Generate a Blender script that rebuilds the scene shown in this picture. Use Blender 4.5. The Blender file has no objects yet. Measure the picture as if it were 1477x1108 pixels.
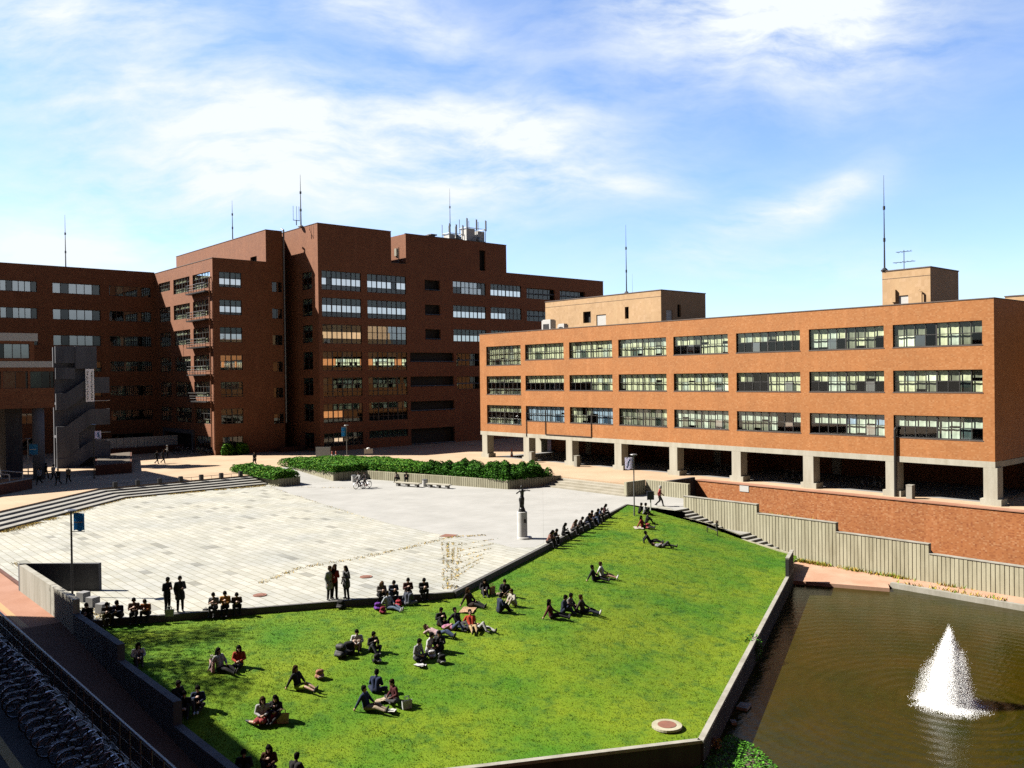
SUN_E, SKY_S, SKY_DUST, EXPO, CLOUD_C, SKY_GAIN, SKY_BACK, ALB = 5.0, .05, .4, 1.95, (4.9, 5.2, 5.4), (.90, 1.0, 1.22), .15, .36
import bpy, math, random
import numpy as np
from mathutils import Vector, Matrix
random.seed(7); RNG = np.random.default_rng(7)
sc = bpy.context.scene
COL = sc.collection
PI = math.pi
# ---------------------------------------------------------------- camera solved from the building edges
FPX, YAW, PITCH, ROLL, CAMH = 1266.91, 0.853880824, -0.00863259772, 0.0131264213, 11.5
def cam_axes():
    f = np.array([math.cos(YAW)*math.cos(PITCH), math.sin(YAW)*math.cos(PITCH), math.sin(PITCH)])
    rt = np.array([math.sin(YAW), -math.cos(YAW), 0.0])
    dn = np.cross(f, rt)
    return np.stack([math.cos(ROLL)*rt+math.sin(ROLL)*dn, -math.sin(ROLL)*rt+math.cos(ROLL)*dn, f], 1)
CR = cam_axes(); CP = np.array([0.0, 0.0, CAMH])
def ray(x, y): return CR @ np.array([(x-738.5)/FPX, (y-554)/FPX, 1.0])
def at(x, y, z):
    d = ray(x, y); return CP + d*((z-CAMH)/d[2])
def onx(x, y, X):
    d = ray(x, y); return CP + d*(X/d[0])
def ony(x, y, Y):
    d = ray(x, y); return CP + d*(Y/d[1])
def proj(p):
    q = CR.T @ (np.array(p, float)-CP); return 738.5+FPX*q[0]/q[2], 554+FPX*q[1]/q[2]
def zof(x, y, py):
    lo, hi = -20.0, 80.0
    for _ in range(50):
        m = (lo+hi)/2
        if proj((x, y, m))[1] > py: lo = m
        else: hi = m
    return lo
cam = bpy.data.cameras.new('camera'); camo = bpy.data.objects.new('camera', cam); COL.objects.link(camo)
cam.sensor_fit = 'HORIZONTAL'; cam.sensor_width = 36; cam.lens = 36*FPX/1477; cam.clip_end = 5000; cam.clip_start = .1
M = Matrix.Identity(4)
for i in range(3):
    M[i][0] = CR[i][0]; M[i][1] = -CR[i][1]; M[i][2] = -CR[i][2]; M[i][3] = CP[i]
camo.matrix_world = M; sc.camera = camo
FWD = np.array([math.cos(YAW), math.sin(YAW)]); RGT = np.array([math.sin(YAW), -math.cos(YAW)])
# ---------------------------------------------------------------- node helpers and materials
def newmat(name):
    m = bpy.data.materials.new(name); m.use_nodes = True
    nt = m.node_tree; return m, nt, nt.nodes['Principled BSDF'], nt.nodes['Material Output']
def nd(nt, t, **k):
    n = nt.nodes.new(t)
    for a, v in k.items():
        if a.startswith('i_'):
            key = a[2:]; key = int(key) if key.isdigit() else key
            n.inputs[key].default_value = v
        else: setattr(n, a, v)
    return n
def lk(nt, a, b): nt.links.new(a, b)
def rgba(c): return (c[0], c[1], c[2], 1)
def math_n(nt, op, a, b=None, clamp=False):
    n = nt.nodes.new('ShaderNodeMath'); n.operation = op; n.use_clamp = clamp
    for i, v in enumerate((a, b)):
        if v is None: continue
        if isinstance(v, (int, float)): n.inputs[i].default_value = v
        else: lk(nt, v, n.inputs[i])
    return n.outputs[0]
def mixc(nt, fac, a, b, mode='MIX'):
    n = nt.nodes.new('ShaderNodeMix'); n.data_type = 'RGBA'; n.blend_type = mode
    for k, v in ((0, fac), (6, a), (7, b)):
        if isinstance(v, (int, float)): n.inputs[k].default_value = v
        elif isinstance(v, tuple): n.inputs[k].default_value = rgba(v)
        else: lk(nt, v, n.inputs[k])
    return n.outputs[2]
def ramp(nt, src, stops):
    n = nt.nodes.new('ShaderNodeValToRGB'); e = n.color_ramp.elements
    while len(e) < len(stops): e.new(.5)
    for k, (p, c) in zip(e, stops): k.position = p; k.color = rgba(c) if isinstance(c, tuple) else (c, c, c, 1)
    lk(nt, src, n.inputs[0]); return n.outputs[0]
def noise(nt, vec, scale, detail=3, rough=.55):
    n = nd(nt, 'ShaderNodeTexNoise', i_Scale=scale, i_Detail=detail, i_Roughness=rough); lk(nt, vec, n.inputs['Vector']); return n.outputs[0]
def pos(nt): return nt.nodes.new('ShaderNodeNewGeometry').outputs['Position']
def objc(nt): return nt.nodes.new('ShaderNodeTexCoord').outputs['Object']
def scl(nt, vec, s):
    n = nd(nt, 'ShaderNodeVectorMath', operation='MULTIPLY'); lk(nt, vec, n.inputs[0]); n.inputs[1].default_value = s; return n.outputs[0]
def bump(nt, b, h, strength=.3, dist=.02):
    n = nd(nt, 'ShaderNodeBump', i_Strength=strength, i_Distance=dist); lk(nt, h, n.inputs['Height']); lk(nt, n.outputs[0], b.inputs['Normal'])
def plain(name, c, rough=.6, metal=0., var=.12, sc_=6., spec=.5):
    m, nt, b, o = newmat(name)
    if var:
        f = noise(nt, objc(nt), sc_, 4)
        lo = tuple(x*(1-var*1.6) for x in c); hi = tuple(min(1, x*(1+var)) for x in c)
        lk(nt, ramp(nt, f, [(.3, lo), (.7, hi)]), b.inputs['Base Color'])
    else: b.inputs['Base Color'].default_value = rgba(c)
    b.inputs['Roughness'].default_value = rough; b.inputs['Metallic'].default_value = metal
    b.inputs['Specular IOR Level'].default_value = spec
    return m
def brick(name, dark, mid, lite, cell=(.25, .25, .13)):
    m, nt, b, o = newmat(name); p = pos(nt)
    sn = nd(nt, 'ShaderNodeVectorMath', operation='SNAP'); lk(nt, p, sn.inputs[0]); sn.inputs[1].default_value = cell
    wn = nd(nt, 'ShaderNodeTexWhiteNoise', noise_dimensions='3D'); lk(nt, sn.outputs[0], wn.inputs['Vector'])
    tile = ramp(nt, wn.outputs['Value'], [(0, dark), (.3, mid), (.75, mid), (1, lite)])
    big = noise(nt, p, .35, 5, .65)
    c = mixc(nt, .5, tile, ramp(nt, big, [(.3, .66), (.7, 1.0)]), 'MULTIPLY')
    streak = noise(nt, scl(nt, p, (1.3, 1.3, .12)), 1.0, 4, .6)
    c = mixc(nt, math_n(nt, 'MULTIPLY', ramp(nt, streak, [(.55, 0.), (.8, 1.)]), .35), c, tuple(min(1, x*1.35+.04) for x in mid))
    lk(nt, c, b.inputs['Base Color']); b.inputs['Roughness'].default_value = .8
    b.inputs['Specular IOR Level'].default_value = .25
    bump(nt, b, wn.outputs['Value'], .25, .01)
    return m
def concrete(name, base, stain, sc_=.6, rough=.9, vert=True):
    m, nt, b, o = newmat(name); p = pos(nt)
    f = noise(nt, scl(nt, p, (1, 1, .18 if vert else 1)), sc_*2.2, 6, .65)
    g = noise(nt, p, 9, 4, .7)
    c = ramp(nt, f, [(.32, stain), (.6, base)])
    c = mixc(nt, .35, c, ramp(nt, g, [(.25, .6), (.75, 1.0)]), 'MULTIPLY')
    lk(nt, c, b.inputs['Base Color']); b.inputs['Roughness'].default_value = rough; b.inputs['Specular IOR Level'].default_value = .2
    bump(nt, b, g, .25, .01); return m
MT = {}
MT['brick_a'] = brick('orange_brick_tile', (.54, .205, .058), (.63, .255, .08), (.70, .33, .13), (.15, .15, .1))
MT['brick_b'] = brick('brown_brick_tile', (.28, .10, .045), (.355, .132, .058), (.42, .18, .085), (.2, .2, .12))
MT['brick_w'] = brick('retaining_brick', (.40, .12, .035), (.56, .205, .065), (.68, .33, .15), (.15, .15, .1))
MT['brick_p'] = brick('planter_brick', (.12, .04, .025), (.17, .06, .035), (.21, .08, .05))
MT['tan'] = brick('tan_tile', (.74, .48, .26), (.80, .53, .29), (.86, .58, .34), (.3, .3, .3))
MT['beam'] = concrete('painted_concrete', (.74, .71, .60), (.6, .56, .45))
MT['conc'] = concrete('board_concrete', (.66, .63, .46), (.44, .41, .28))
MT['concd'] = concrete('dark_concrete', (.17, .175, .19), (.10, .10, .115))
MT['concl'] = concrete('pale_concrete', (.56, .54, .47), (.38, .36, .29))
MT['wallk'] = concrete('pond_shade_concrete', (.10, .10, .10), (.055, .055, .055)); MT['conct'] = concrete('grey_tower_concrete', (.26, .27, .31), (.18, .19, .22)); MT['sheet'] = plain('sheet_white', (.8, .8, .82), .7, var=.04); MT['room'] = plain('room_dark', (.014, .014, .015), .9)  # wallk: shade of the pond side wall put into a darker concrete colour
MT['frame'] = plain('bronze_frame', (.022, .02, .018), .5)
MT['roofm'] = plain('roof_coping', (.16, .11, .09), .8)
MT['metal'] = plain('grey_metal', (.35, .36, .37), .45, .6)
MT['dmetal'] = plain('dark_metal', (.04, .04, .045), .5, .3)
MT['white'] = plain('white_paint', (.78, .78, .76), .5, var=.05)
MT['black'] = plain('black_paint', (.015, .015, .017), .45)
MT['rubber'] = plain('tyre_rubber', (.02, .02, .022), .7)
MT['chrome'] = plain('chrome', (.30, .31, .34), .4, .9, var=0)
MT['blue'] = plain('banner_blue', (.02, .20, .46), .7, var=.06)
MT['purple'] = plain('banner_lilac', (.42, .40, .62), .7, var=.1)
MT['orange'] = plain('cone_orange', (.75, .13, .03), .5, var=.05)
MT['stone'] = plain('grey_stone', (.33, .33, .33), .85)
MT['bronze'] = plain('statue_bronze', (.022, .024, .022), .4, .5)
MT['soil'] = plain('soil', (.12, .085, .05), .95, sc_=3.)
MT['rust'] = plain('rust', (.30, .11, .06), .8)
for k, c in (('blue', (.06, .25, .42)), ('purple', (.78, .76, .86))):      # thin cloth: daylight from behind shines through
    m, nt, b, o = newmat('banner_cloth_'+k); df = nd(nt, 'ShaderNodeBsdfDiffuse'); tl = nd(nt, 'ShaderNodeBsdfTranslucent'); mx = nd(nt, 'ShaderNodeMixShader', i_0=.55)
    df.inputs[0].default_value = rgba(c); tl.inputs[0].default_value = rgba(c); lk(nt, df.outputs[0], mx.inputs[1]); lk(nt, tl.outputs[0], mx.inputs[2]); lk(nt, mx.outputs[0], o.inputs[0]); nt.nodes.remove(b); MT[k] = m
for k, c in dict(p=(.52, .51, .40), m=(.17, .17, .145), b=(.25, .32, .5), w=(.44, .47, .46), L=(.74, .74, .68), t=(.20, .28, .27)).items():
    MT['bl_'+k] = plain('blind_'+k, c, .9, var=.16, sc_=2.2)  # teal blinds paint the dim sky reflection of the upper panes
def glass(name, tint, fac, rough=.02):
    m, nt, b, o = newmat(name); nt.nodes.remove(b)
    tr = nd(nt, 'ShaderNodeBsdfTransparent', i_0=rgba(tint)); gl = nd(nt, 'ShaderNodeBsdfGlossy', i_Roughness=rough); gl.inputs[0].default_value = (.93, .97, 1, 1)
    lw = nd(nt, 'ShaderNodeLayerWeight', i_Blend=.25)
    f = math_n(nt, 'ADD', math_n(nt, 'MULTIPLY', lw.outputs['Fresnel'], .5), fac, True)
    mx = nt.nodes.new('ShaderNodeMixShader'); lk(nt, f, mx.inputs[0]); lk(nt, tr.outputs[0], mx.inputs[1]); lk(nt, gl.outputs[0], mx.inputs[2]); lk(nt, mx.outputs[0], o.inputs[0])
    return m
MT['glass'] = glass('window_glass', (.80, .86, .78), .05)
MT['glassd'] = glass('tinted_glass', (.35, .45, .45), .06)
MT['glassm'] = glass('coated_glass', (.2, .25, .25), .82)
MT['glassb'] = glass('half_coated_glass', (.4, .5, .5), .36)
CLOTH = {}
def cloth(c, rough=.9):
    k = tuple(round(x, 3) for x in c)
    if k not in CLOTH: CLOTH[k] = plain('cloth', c, rough, var=.18, sc_=9., spec=.2)
    return CLOTH[k]
# ---------------------------------------------------------------- mesh builder
WL = {}
class MB:
    def __init__(s): s.v = []; s.f = []; s.m = []
    def add(s, vs, fs, mi=0):
        n = len(s.v); s.v += [tuple(map(float, p)) for p in vs]
        for f in fs: s.f.append([n+i for i in f]); s.m.append(mi)
    def quad(s, a, b, c, d, mi=0): s.add([a, b, c, d], [(0, 1, 2, 3)], mi)
    def box(s, x0, x1, y0, y1, z0, z1, mi=0):
        s.add([(x0, y0, z0), (x1, y0, z0), (x1, y1, z0), (x0, y1, z0), (x0, y0, z1), (x1, y0, z1), (x1, y1, z1), (x0, y1, z1)],
              [(3, 2, 1, 0), (4, 5, 6, 7), (0, 1, 5, 4), (1, 2, 6, 5), (2, 3, 7, 6), (3, 0, 4, 7)], mi)
    def prism(s, poly, z0, z1, mi=0, mtop=None):
        n = len(poly); z0s = z0 if hasattr(z0, '__len__') else [z0]*n; z1s = z1 if hasattr(z1, '__len__') else [z1]*n
        s.add([(p[0], p[1], a) for p, a in zip(poly, z0s)]+[(p[0], p[1], a) for p, a in zip(poly, z1s)],
              [tuple(range(n))[::-1]]+[(i, (i+1) % n, n+(i+1) % n, n+i) for i in range(n)], mi)
        s.add([(p[0], p[1], a) for p, a in zip(poly, z1s)], [tuple(range(n))], mi if mtop is None else mtop)
    def obox(s, c, half, ang, z0, z1, mi=0):      # box turned about z
        ca, sa = math.cos(ang), math.sin(ang)
        s.prism([(c[0]+ca*x-sa*y, c[1]+sa*x+ca*y) for x, y in ((-half[0], -half[1]), (half[0], -half[1]), (half[0], half[1]), (-half[0], half[1]))], z0, z1, mi)
    def tube(s, a, b, r0, r1=None, n=8, mi=0, cap=True):
        a = Vector(a); b = Vector(b); r1 = r0 if r1 is None else r1
        d = (b-a).normalized(); u = d.orthogonal().normalized(); w = d.cross(u)
        vs = [a+(u*math.cos(2*PI*i/n)+w*math.sin(2*PI*i/n))*r0 for i in range(n)]+[b+(u*math.cos(2*PI*i/n)+w*math.sin(2*PI*i/n))*r1 for i in range(n)]
        fs = [(i, (i+1) % n, n+(i+1) % n, n+i) for i in range(n)]
        if cap: fs += [tuple(range(n))[::-1], tuple(range(n, 2*n))]
        s.add(vs, fs, mi)
    def path(s, pts, r, n=6, mi=0):
        for a, b in zip(pts, pts[1:]): s.tube(a, b, r, r, n, mi)
    def lathe(s, prof, c, n=20, mi=0):
        vs = [(c[0]+r*math.cos(2*PI*i/n), c[1]+r*math.sin(2*PI*i/n), c[2]+z) for r, z in prof for i in range(n)]
        fs = [(k*n+i, k*n+(i+1) % n, (k+1)*n+(i+1) % n, (k+1)*n+i) for k in range(len(prof)-1) for i in range(n)]
        fs += [tuple(range(n))[::-1], tuple(range((len(prof)-1)*n, len(prof)*n))]
        s.add(vs, fs, mi)
    def ring(s, c, R, r, ax1, ax2, n=24, k=6, mi=0):
        c = Vector(c); ax1 = Vector(ax1); ax2 = Vector(ax2); nz = ax1.cross(ax2); vs = []
        for i in range(n):
            e = ax1*math.cos(2*PI*i/n)+ax2*math.sin(2*PI*i/n)
            for j in range(k): vs.append(c+e*(R+r*math.cos(2*PI*j/k))+nz*(r*math.sin(2*PI*j/k)))
        s.add(vs, [(i*k+j, ((i+1) % n)*k+j, ((i+1) % n)*k+(j+1) % k, i*k+(j+1) % k) for i in range(n) for j in range(k)], mi)
    def ball(s, c, r, n=8, k=6, mi=0):
        r = r if hasattr(r, '__len__') else (r, r, r)
        vs = [(c[0]+r[0]*math.sin(PI*j/k)*math.cos(2*PI*i/n), c[1]+r[1]*math.sin(PI*j/k)*math.sin(2*PI*i/n), c[2]+r[2]*math.cos(PI*j/k)) for j in range(1, k) for i in range(n)]
        vs += [(c[0], c[1], c[2]+r[2]), (c[0], c[1], c[2]-r[2])]; t = len(vs)-2
        fs = [(j*n+i, (j+1)*n+i, (j+1)*n+(i+1) % n, j*n+(i+1) % n) for j in range(k-2) for i in range(n)]
        fs += [(t, i, (i+1) % n) for i in range(n)]+[((k-2)*n+(i+1) % n, (k-2)*n+i, t+1) for i in range(n)]
        s.add(vs, fs, mi)
    def build(s, name, mats, parent=None, origin=None, smooth=False):
        org = WL[parent] if parent is not None else Vector(origin if origin is not None else (0, 0, 0))
        me = bpy.data.meshes.new(name); me.from_pydata([(p[0]-org.x, p[1]-org.y, p[2]-org.z) for p in s.v], [], s.f)
        mats = mats if isinstance(mats, (list, tuple)) else [mats]
        for m in mats: me.materials.append(MT[m] if isinstance(m, str) else m)
        if len(mats) > 1: me.polygons.foreach_set('material_index', s.m)
        if smooth: me.polygons.foreach_set('use_smooth', [True]*len(me.polygons))
        me.update()
        o = bpy.data.objects.new(name, me); COL.objects.link(o)
        if parent is not None: o.parent = parent
        else: o.location = org
        WL[o] = org; return o
def thing(name, label, cat, loc, group=None, rz=0.):
    o = bpy.data.objects.new(name, None); COL.objects.link(o); o.location = loc; o.rotation_euler = (0, 0, rz); o.empty_display_size = .2
    WL[o] = Vector(loc); return tag(o, label, cat, group)
def tag(o, label=None, cat=None, group=None, kind=None):
    if label: o['label'] = label
    if cat: o['category'] = cat
    if group: o['group'] = group
    if kind: o['kind'] = kind
    return o
def struct(o, label=None, cat=None): return tag(o, label, cat, None, 'structure')
def copy_thing(root, loc, rz, label, group=None):
    r = root.copy(); COL.objects.link(r); r.location = loc; r.rotation_euler = (0, 0, rz); r['label'] = label
    if group: r['group'] = group
    for ch in list(root.children):
        c = ch.copy(); COL.objects.link(c); c.parent = r
        for g in list(ch.children):
            d = g.copy(); COL.objects.link(d); d.parent = c
    return r
def npmesh(name, V, F, mats, origin=(0, 0, 0), mi=None, parent=None):       # numpy arrays of verts and equal-sided faces
    me = bpy.data.meshes.new(name); k = F.shape[1]
    me.vertices.add(len(V)); me.vertices.foreach_set('co', np.ascontiguousarray(V-np.array(origin), dtype=np.float32).ravel())
    me.loops.add(F.size); me.loops.foreach_set('vertex_index', np.ascontiguousarray(F, dtype=np.int32).ravel())
    me.polygons.add(len(F)); me.polygons.foreach_set('loop_start', np.arange(0, F.size, k, dtype=np.int32))
    for m in mats: me.materials.append(MT[m] if isinstance(m, str) else m)
    if mi is not None: me.polygons.foreach_set('material_index', np.ascontiguousarray(mi, dtype=np.int32))
    me.update(calc_edges=True); me.validate()
    o = bpy.data.objects.new(name, me); COL.objects.link(o)
    if parent is not None: o.parent = parent
    else: o.location = origin
    WL[o] = Vector(origin); return o
# ---------------------------------------------------------------- facades and windows
def fp(pl, u, z, d):                       # point on a facade: d metres behind the plane
    if len(pl) > 2: d = -d
    return (pl[1]+d, u, z) if pl[0] == 'x' else (u, pl[1]+d, z)
def facade(mb, pl, u0, u1, z0, z1, holes, depth=1.4, mw=0, mr=1, rev=.35):
    us = sorted({u0, u1} | {h[0] for h in holes} | {h[1] for h in holes}); zs = sorted({z0, z1} | {h[2] for h in holes} | {h[3] for h in holes})
    for a, b in zip(us, us[1:]):
        for c, d in zip(zs, zs[1:]):
            mu, mz = (a+b)/2, (c+d)/2
            if any(h[0] < mu < h[1] and h[2] < mz < h[3] for h in holes): continue
            mb.quad(fp(pl, a, c, 0), fp(pl, b, c, 0), fp(pl, b, d, 0), fp(pl, a, d, 0), mw)
    for a, b, c, d in holes:
        for e0, e1, mi in ((0, rev, mw), (rev, depth, mr)):
            mb.quad(fp(pl, a, c, e0), fp(pl, a, c, e1), fp(pl, a, d, e1), fp(pl, a, d, e0), mi)
            mb.quad(fp(pl, b, c, e0), fp(pl, b, c, e1), fp(pl, b, d, e1), fp(pl, b, d, e0), mi)
            mb.quad(fp(pl, a, c, e0), fp(pl, b, c, e0), fp(pl, b, c, e1), fp(pl, a, c, e1), mi)
            mb.quad(fp(pl, a, d, e0), fp(pl, b, d, e0), fp(pl, b, d, e1), fp(pl, a, d, e1), mi)
        mb.quad(fp(pl, a, c, depth), fp(pl, b, c, depth), fp(pl, b, d, depth), fp(pl, a, d, depth), mr)
def bar(mb, pl, u0, u1, z0, z1, d0, d1, mi=0):
    a = fp(pl, u0, z0, d0); b = fp(pl, u1, z1, d1)
    mb.box(min(a[0], b[0]), max(a[0], b[0]), min(a[1], b[1]), max(a[1], b[1]), z0, z1, mi)
GL = ['glass', 'glassd', 'glassm', 'glassb']
BL = ['bl_p', 'bl_m', 'bl_b', 'bl_w', 'bl_L', 'bl_t']; BK = 'pmbwLt'
def window(parent, pl, h, rows, nu, blinds, glassk, set_=.16, thick=.05, heavy=(), lab=None):
    """h = opening; rows = z splits from the top as fractions; blinds/glassk = one string per row, a letter per pane ('.' = none)."""
    u0, u1, z0, z1 = h; g = .004
    u0 += g; u1 -= g; z0 += g; z1 -= g
    fr = MB(); pn = MB(); bd = MB()
    zs = [z1]+[z1-(z1-z0)*r for r in rows]+[z0]; us = [u0+(u1-u0)*i/nu for i in range(nu+1)]
    t = thick
    bar(fr, pl, u0, u1, z1-t, z1, set_-.04, set_+.06); bar(fr, pl, u0, u1, z0, z0+t, set_-.06, set_+.06)
    bar(fr, pl, u0, u0+t, z0+t, z1-t, set_-.04, set_+.06); bar(fr, pl, u1-t, u1, z0+t, z1-t, set_-.04, set_+.06)
    for z in zs[1:-1]: bar(fr, pl, u0+t, u1-t, z-t*.6, z+t*.6, set_-.03, set_+.05)
    for i, u in enumerate(us[1:-1], 1):
        w = t*(1.3 if i in heavy else .6); bar(fr, pl, u-w, u+w, z0+t, z1-t, set_-.034, set_+.054)
    for r in range(len(zs)-1):
        for i in range(nu):
            k = int(glassk[r][i % len(glassk[r])])
            jit = (random.random()-.5)*.012
            a, b = us[i], us[i+1]; c, d = zs[r+1], zs[r]
            pn.quad(fp(pl, a, c, set_+.012+jit), fp(pl, b, c, set_+.012-jit), fp(pl, b, d, set_+.012-jit), fp(pl, a, d, set_+.012+jit), k)
            ch = blinds[r][i % len(blinds[r])]; u = random.random()
            if ch == 'p': ch = 'w' if u < .13 else 'm' if u < .2 else 'p'
            if ch != '.':
                dp = set_+.13+random.random()*.05; e = .0 if random.random() > .2 else (d-c)*random.random()*.3
                n = 3
                for q in range(n):
                    x0 = a+(b-a)*q/n; x1 = a+(b-a)*(q+1)/n
                    bd.quad(fp(pl, x0, c+e, dp+.03*(q % 2)), fp(pl, x1, c+e, dp+.03*((q+1) % 2)), fp(pl, x1, d, dp+.03*((q+1) % 2)), fp(pl, x0, d, dp+.03*(q % 2)), BK.index(ch))
    w = fr.build('window', 'frame', parent); pn.build('pane', GL, w)
    if bd.f: bd.build('blind', BL, w)
    if lab: w['label'] = lab
    return w
# ================================================================ SETTING: ground, terraces, plaza, lawn, pond
T = .8
def groundmat(name, fn, rough=.9):
    m, nt, b, o = newmat(name); p = pos(nt); c, h = fn(nt, p); lk(nt, c, b.inputs['Base Color']); b.inputs['Roughness'].default_value = rough
    b.inputs['Specular IOR Level'].default_value = .2
    if h is not None: bump(nt, b, h, .3, .01)
    MT[name] = m
def f_terrace(nt, p):
    a = noise(nt, p, .25, 5); g = noise(nt, p, 6, 3, .7)
    c = ramp(nt, a, [(.35, (.70, .50, .33)), (.65, (.80, .60, .41))])
    c = mixc(nt, .4, c, ramp(nt, g, [(.3, .6), (.7, 1.)]), 'MULTIPLY')
    br = nd(nt, 'ShaderNodeTexBrick', offset=0., i_Scale=1., **{'i_Mortar Size': .012}); br.inputs['Brick Width'].default_value = 6.; br.inputs['Row Height'].default_value = 6.
    lk(nt, p, br.inputs['Vector'])
    for i, v in ((1, 1.), (2, 1.), (3, .45)): br.inputs[i].default_value = (v, v, v, 1)
    return mixc(nt, 1., c, br.outputs[0], 'MULTIPLY'), g
groundmat('terrace_paver', f_terrace)
def f_flag(nt, p):
    mp = nd(nt, 'ShaderNodeMapping'); mp.inputs['Rotation'].default_value = (0, 0, math.radians(90)); lk(nt, p, mp.inputs[0])
    br = nd(nt, 'ShaderNodeTexBrick', offset=.37, i_Scale=1., **{'i_Mortar Size': .022, 'i_Mortar Smooth': .2, 'i_Bias': -.1}); br.inputs['Brick Width'].default_value = 1.25; br.inputs['Row Height'].default_value = .52
    lk(nt, mp.outputs[0], br.inputs['Vector'])
    for i, v in ((1, (.65, .65, .58)), (2, (.77, .77, .71)), (3, (.36, .33, .23))): br.inputs[i].default_value = rgba(v)
    sn = nd(nt, 'ShaderNodeVectorMath', operation='SNAP'); lk(nt, mp.outputs[0], sn.inputs[0]); sn.inputs[1].default_value = (1.25, .52, 1)
    wn = nd(nt, 'ShaderNodeTexWhiteNoise', noise_dimensions='3D'); lk(nt, sn.outputs[0], wn.inputs['Vector'])
    c = mixc(nt, 1., br.outputs[0], ramp(nt, wn.outputs['Value'], [(0, .60), (.025, .62), (.05, .90), (1, 1.)]), 'MULTIPLY')
    big = noise(nt, p, .16, 5, .6); c = mixc(nt, 1., c, ramp(nt, big, [(.35, (.82, .84, .86)), (.6, (1., .99, .95))]), 'MULTIPLY')
    moss = noise(nt, p, .35, 6, .7); c = mixc(nt, ramp(nt, moss, [(.62, 0.), (.8, .55)]), c, (.42, .37, .2))
    g = noise(nt, p, 14, 3, .7); c = mixc(nt, .3, c, ramp(nt, g, [(.3, .65), (.7, 1.)]), 'MULTIPLY')
    return c, br.outputs['Fac']
groundmat('flagstone', f_flag)
def f_conc(nt, p):
    a = noise(nt, p, .3, 6, .65); g = noise(nt, scl(nt, p, (1, 3, 1)), .8, 5, .6)
    c = ramp(nt, a, [(.3, (.50, .50, .475)), (.7, (.62, .62, .595))])
    c = mixc(nt, .5, c, ramp(nt, g, [(.3, .8), (.7, 1.)]), 'MULTIPLY')
    br = nd(nt, 'ShaderNodeTexBrick', offset=0., i_Scale=1., **{'i_Mortar Size': .012}); br.inputs['Brick Width'].default_value = 30.; br.inputs['Row Height'].default_value = 7.5
    mp = nd(nt, 'ShaderNodeMapping'); mp.inputs['Rotation'].default_value = (0, 0, math.radians(43)); lk(nt, p, mp.inputs[0]); lk(nt, mp.outputs[0], br.inputs['Vector'])
    for i, v in ((1, 1.), (2, 1.), (3, .72)): br.inputs[i].default_value = (v, v, v, 1)
    return mixc(nt, 1., c, br.outputs[0], 'MULTIPLY'), g
groundmat('plaza_concrete', f_conc)
groundmat('red_path', lambda nt, p: (mixc(nt, .4, ramp(nt, noise(nt, p, .4, 5), [(.35, (.50, .24, .15)), (.65, (.60, .32, .22))]), ramp(nt, noise(nt, p, 8, 3), [(.3, .7), (.7, 1.)]), 'MULTIPLY'), None))
groundmat('ramp_brick', lambda nt, p: (mixc(nt, .4, ramp(nt, noise(nt, p, .5, 5), [(.35, (.17, .075, .045)), (.65, (.22, .10, .06))]), ramp(nt, noise(nt, p, 8, 3), [(.3, .7), (.7, 1.)]), 'MULTIPLY'), None))
groundmat('asphalt', lambda nt, p: (mixc(nt, .6, ramp(nt, noise(nt, p, .4, 5), [(.35, (.05, .052, .056)), (.65, (.075, .076, .08))]), ramp(nt, noise(nt, p, 30, 3), [(.3, .6), (.7, 1.)]), 'MULTIPLY'), None))
groundmat('pink_paver', lambda nt, p: (mixc(nt, .4, ramp(nt, noise(nt, p, .5, 5), [(.35, (.66, .38, .25)), (.65, (.80, .50, .35))]), ramp(nt, noise(nt, scl(nt, p, (4, 9, 4)), 1., 3), [(.3, .7), (.7, 1.)]), 'MULTIPLY'), None))
groundmat('step_stone', lambda nt, p: (mixc(nt, .5, ramp(nt, noise(nt, p, .8, 5), [(.35, (.40, .39, .36)), (.65, (.52, .51, .47))]), ramp(nt, noise(nt, p, 9, 3), [(.3, .7), (.7, 1.)]), 'MULTIPLY'), None))
groundmat('step_warm', lambda nt, p: (mixc(nt, .5, ramp(nt, noise(nt, p, .8, 5), [(.35, (.50, .46, .36)), (.65, (.62, .58, .48))]), ramp(nt, noise(nt, p, 9, 3), [(.3, .7), (.7, 1.)]), 'MULTIPLY'), None))
mb = MB(); mb.box(-1500, 1500, -1500, 1500, -5, -4.2); struct(mb.build('ground', 'soil'))
# upper terrace
YR = onx(1003, 694, 72.)[1]
mb = MB(); mb.prism([(-60, 11.9), (26.6, 93.8), (42.9, 93.8), (45.4, 99), (49.6, 99), (56, 94), (62, 75), (65.3, 67), (65.3, 55.5), (66, 55.5), (66, YR+.3), (72, YR+.3), (72, -60), (420, -60), (420, 420), (-60, 420)], -4, T)
struct(mb.build('terrace', 'terrace_paver'))
# plaza slab, covered by flagstones, smooth concrete, the red path and asphalt
mb = MB(); mb.prism([(-60, -14), (8.6, -14), (8.6, 46), (11.2, 46), (11.5, 45.8), (28.4, 37.7), (58.9, 52.4), (58.9, 46.9), (60.8, 46.9), (60.8, 47.4), (66, 47.4), (66, 72), (58, 100), (26.5, 95), (-60, 13)], -4, 0)
struct(mb.build('plaza', 'flagstone'))
cpx = [(385, 702), (430, 716), (500, 737), (560, 755), (610, 766), (650, 774), (700, 780), (740, 790), (770, 790), (905, 727.5), (960, 731)]
cpoly = [tuple(at(x, y, 0)[:2]) for x, y in cpx]+[(58.95, 46.85), (65.2, 46.9), (65.2, 50.3), (65.2, 55.3), (62.4, 55.5), (62.4, 66.3), (58.3, 67.6), (53, 87), (49.7, 87.7), (45.5, 88.2), (42.9, 88.5)]
def offs(poly, z): 
    m = MB(); m.add([(x, y, z) for x, y in poly], [tuple(range(len(poly)))]); return m
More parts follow.
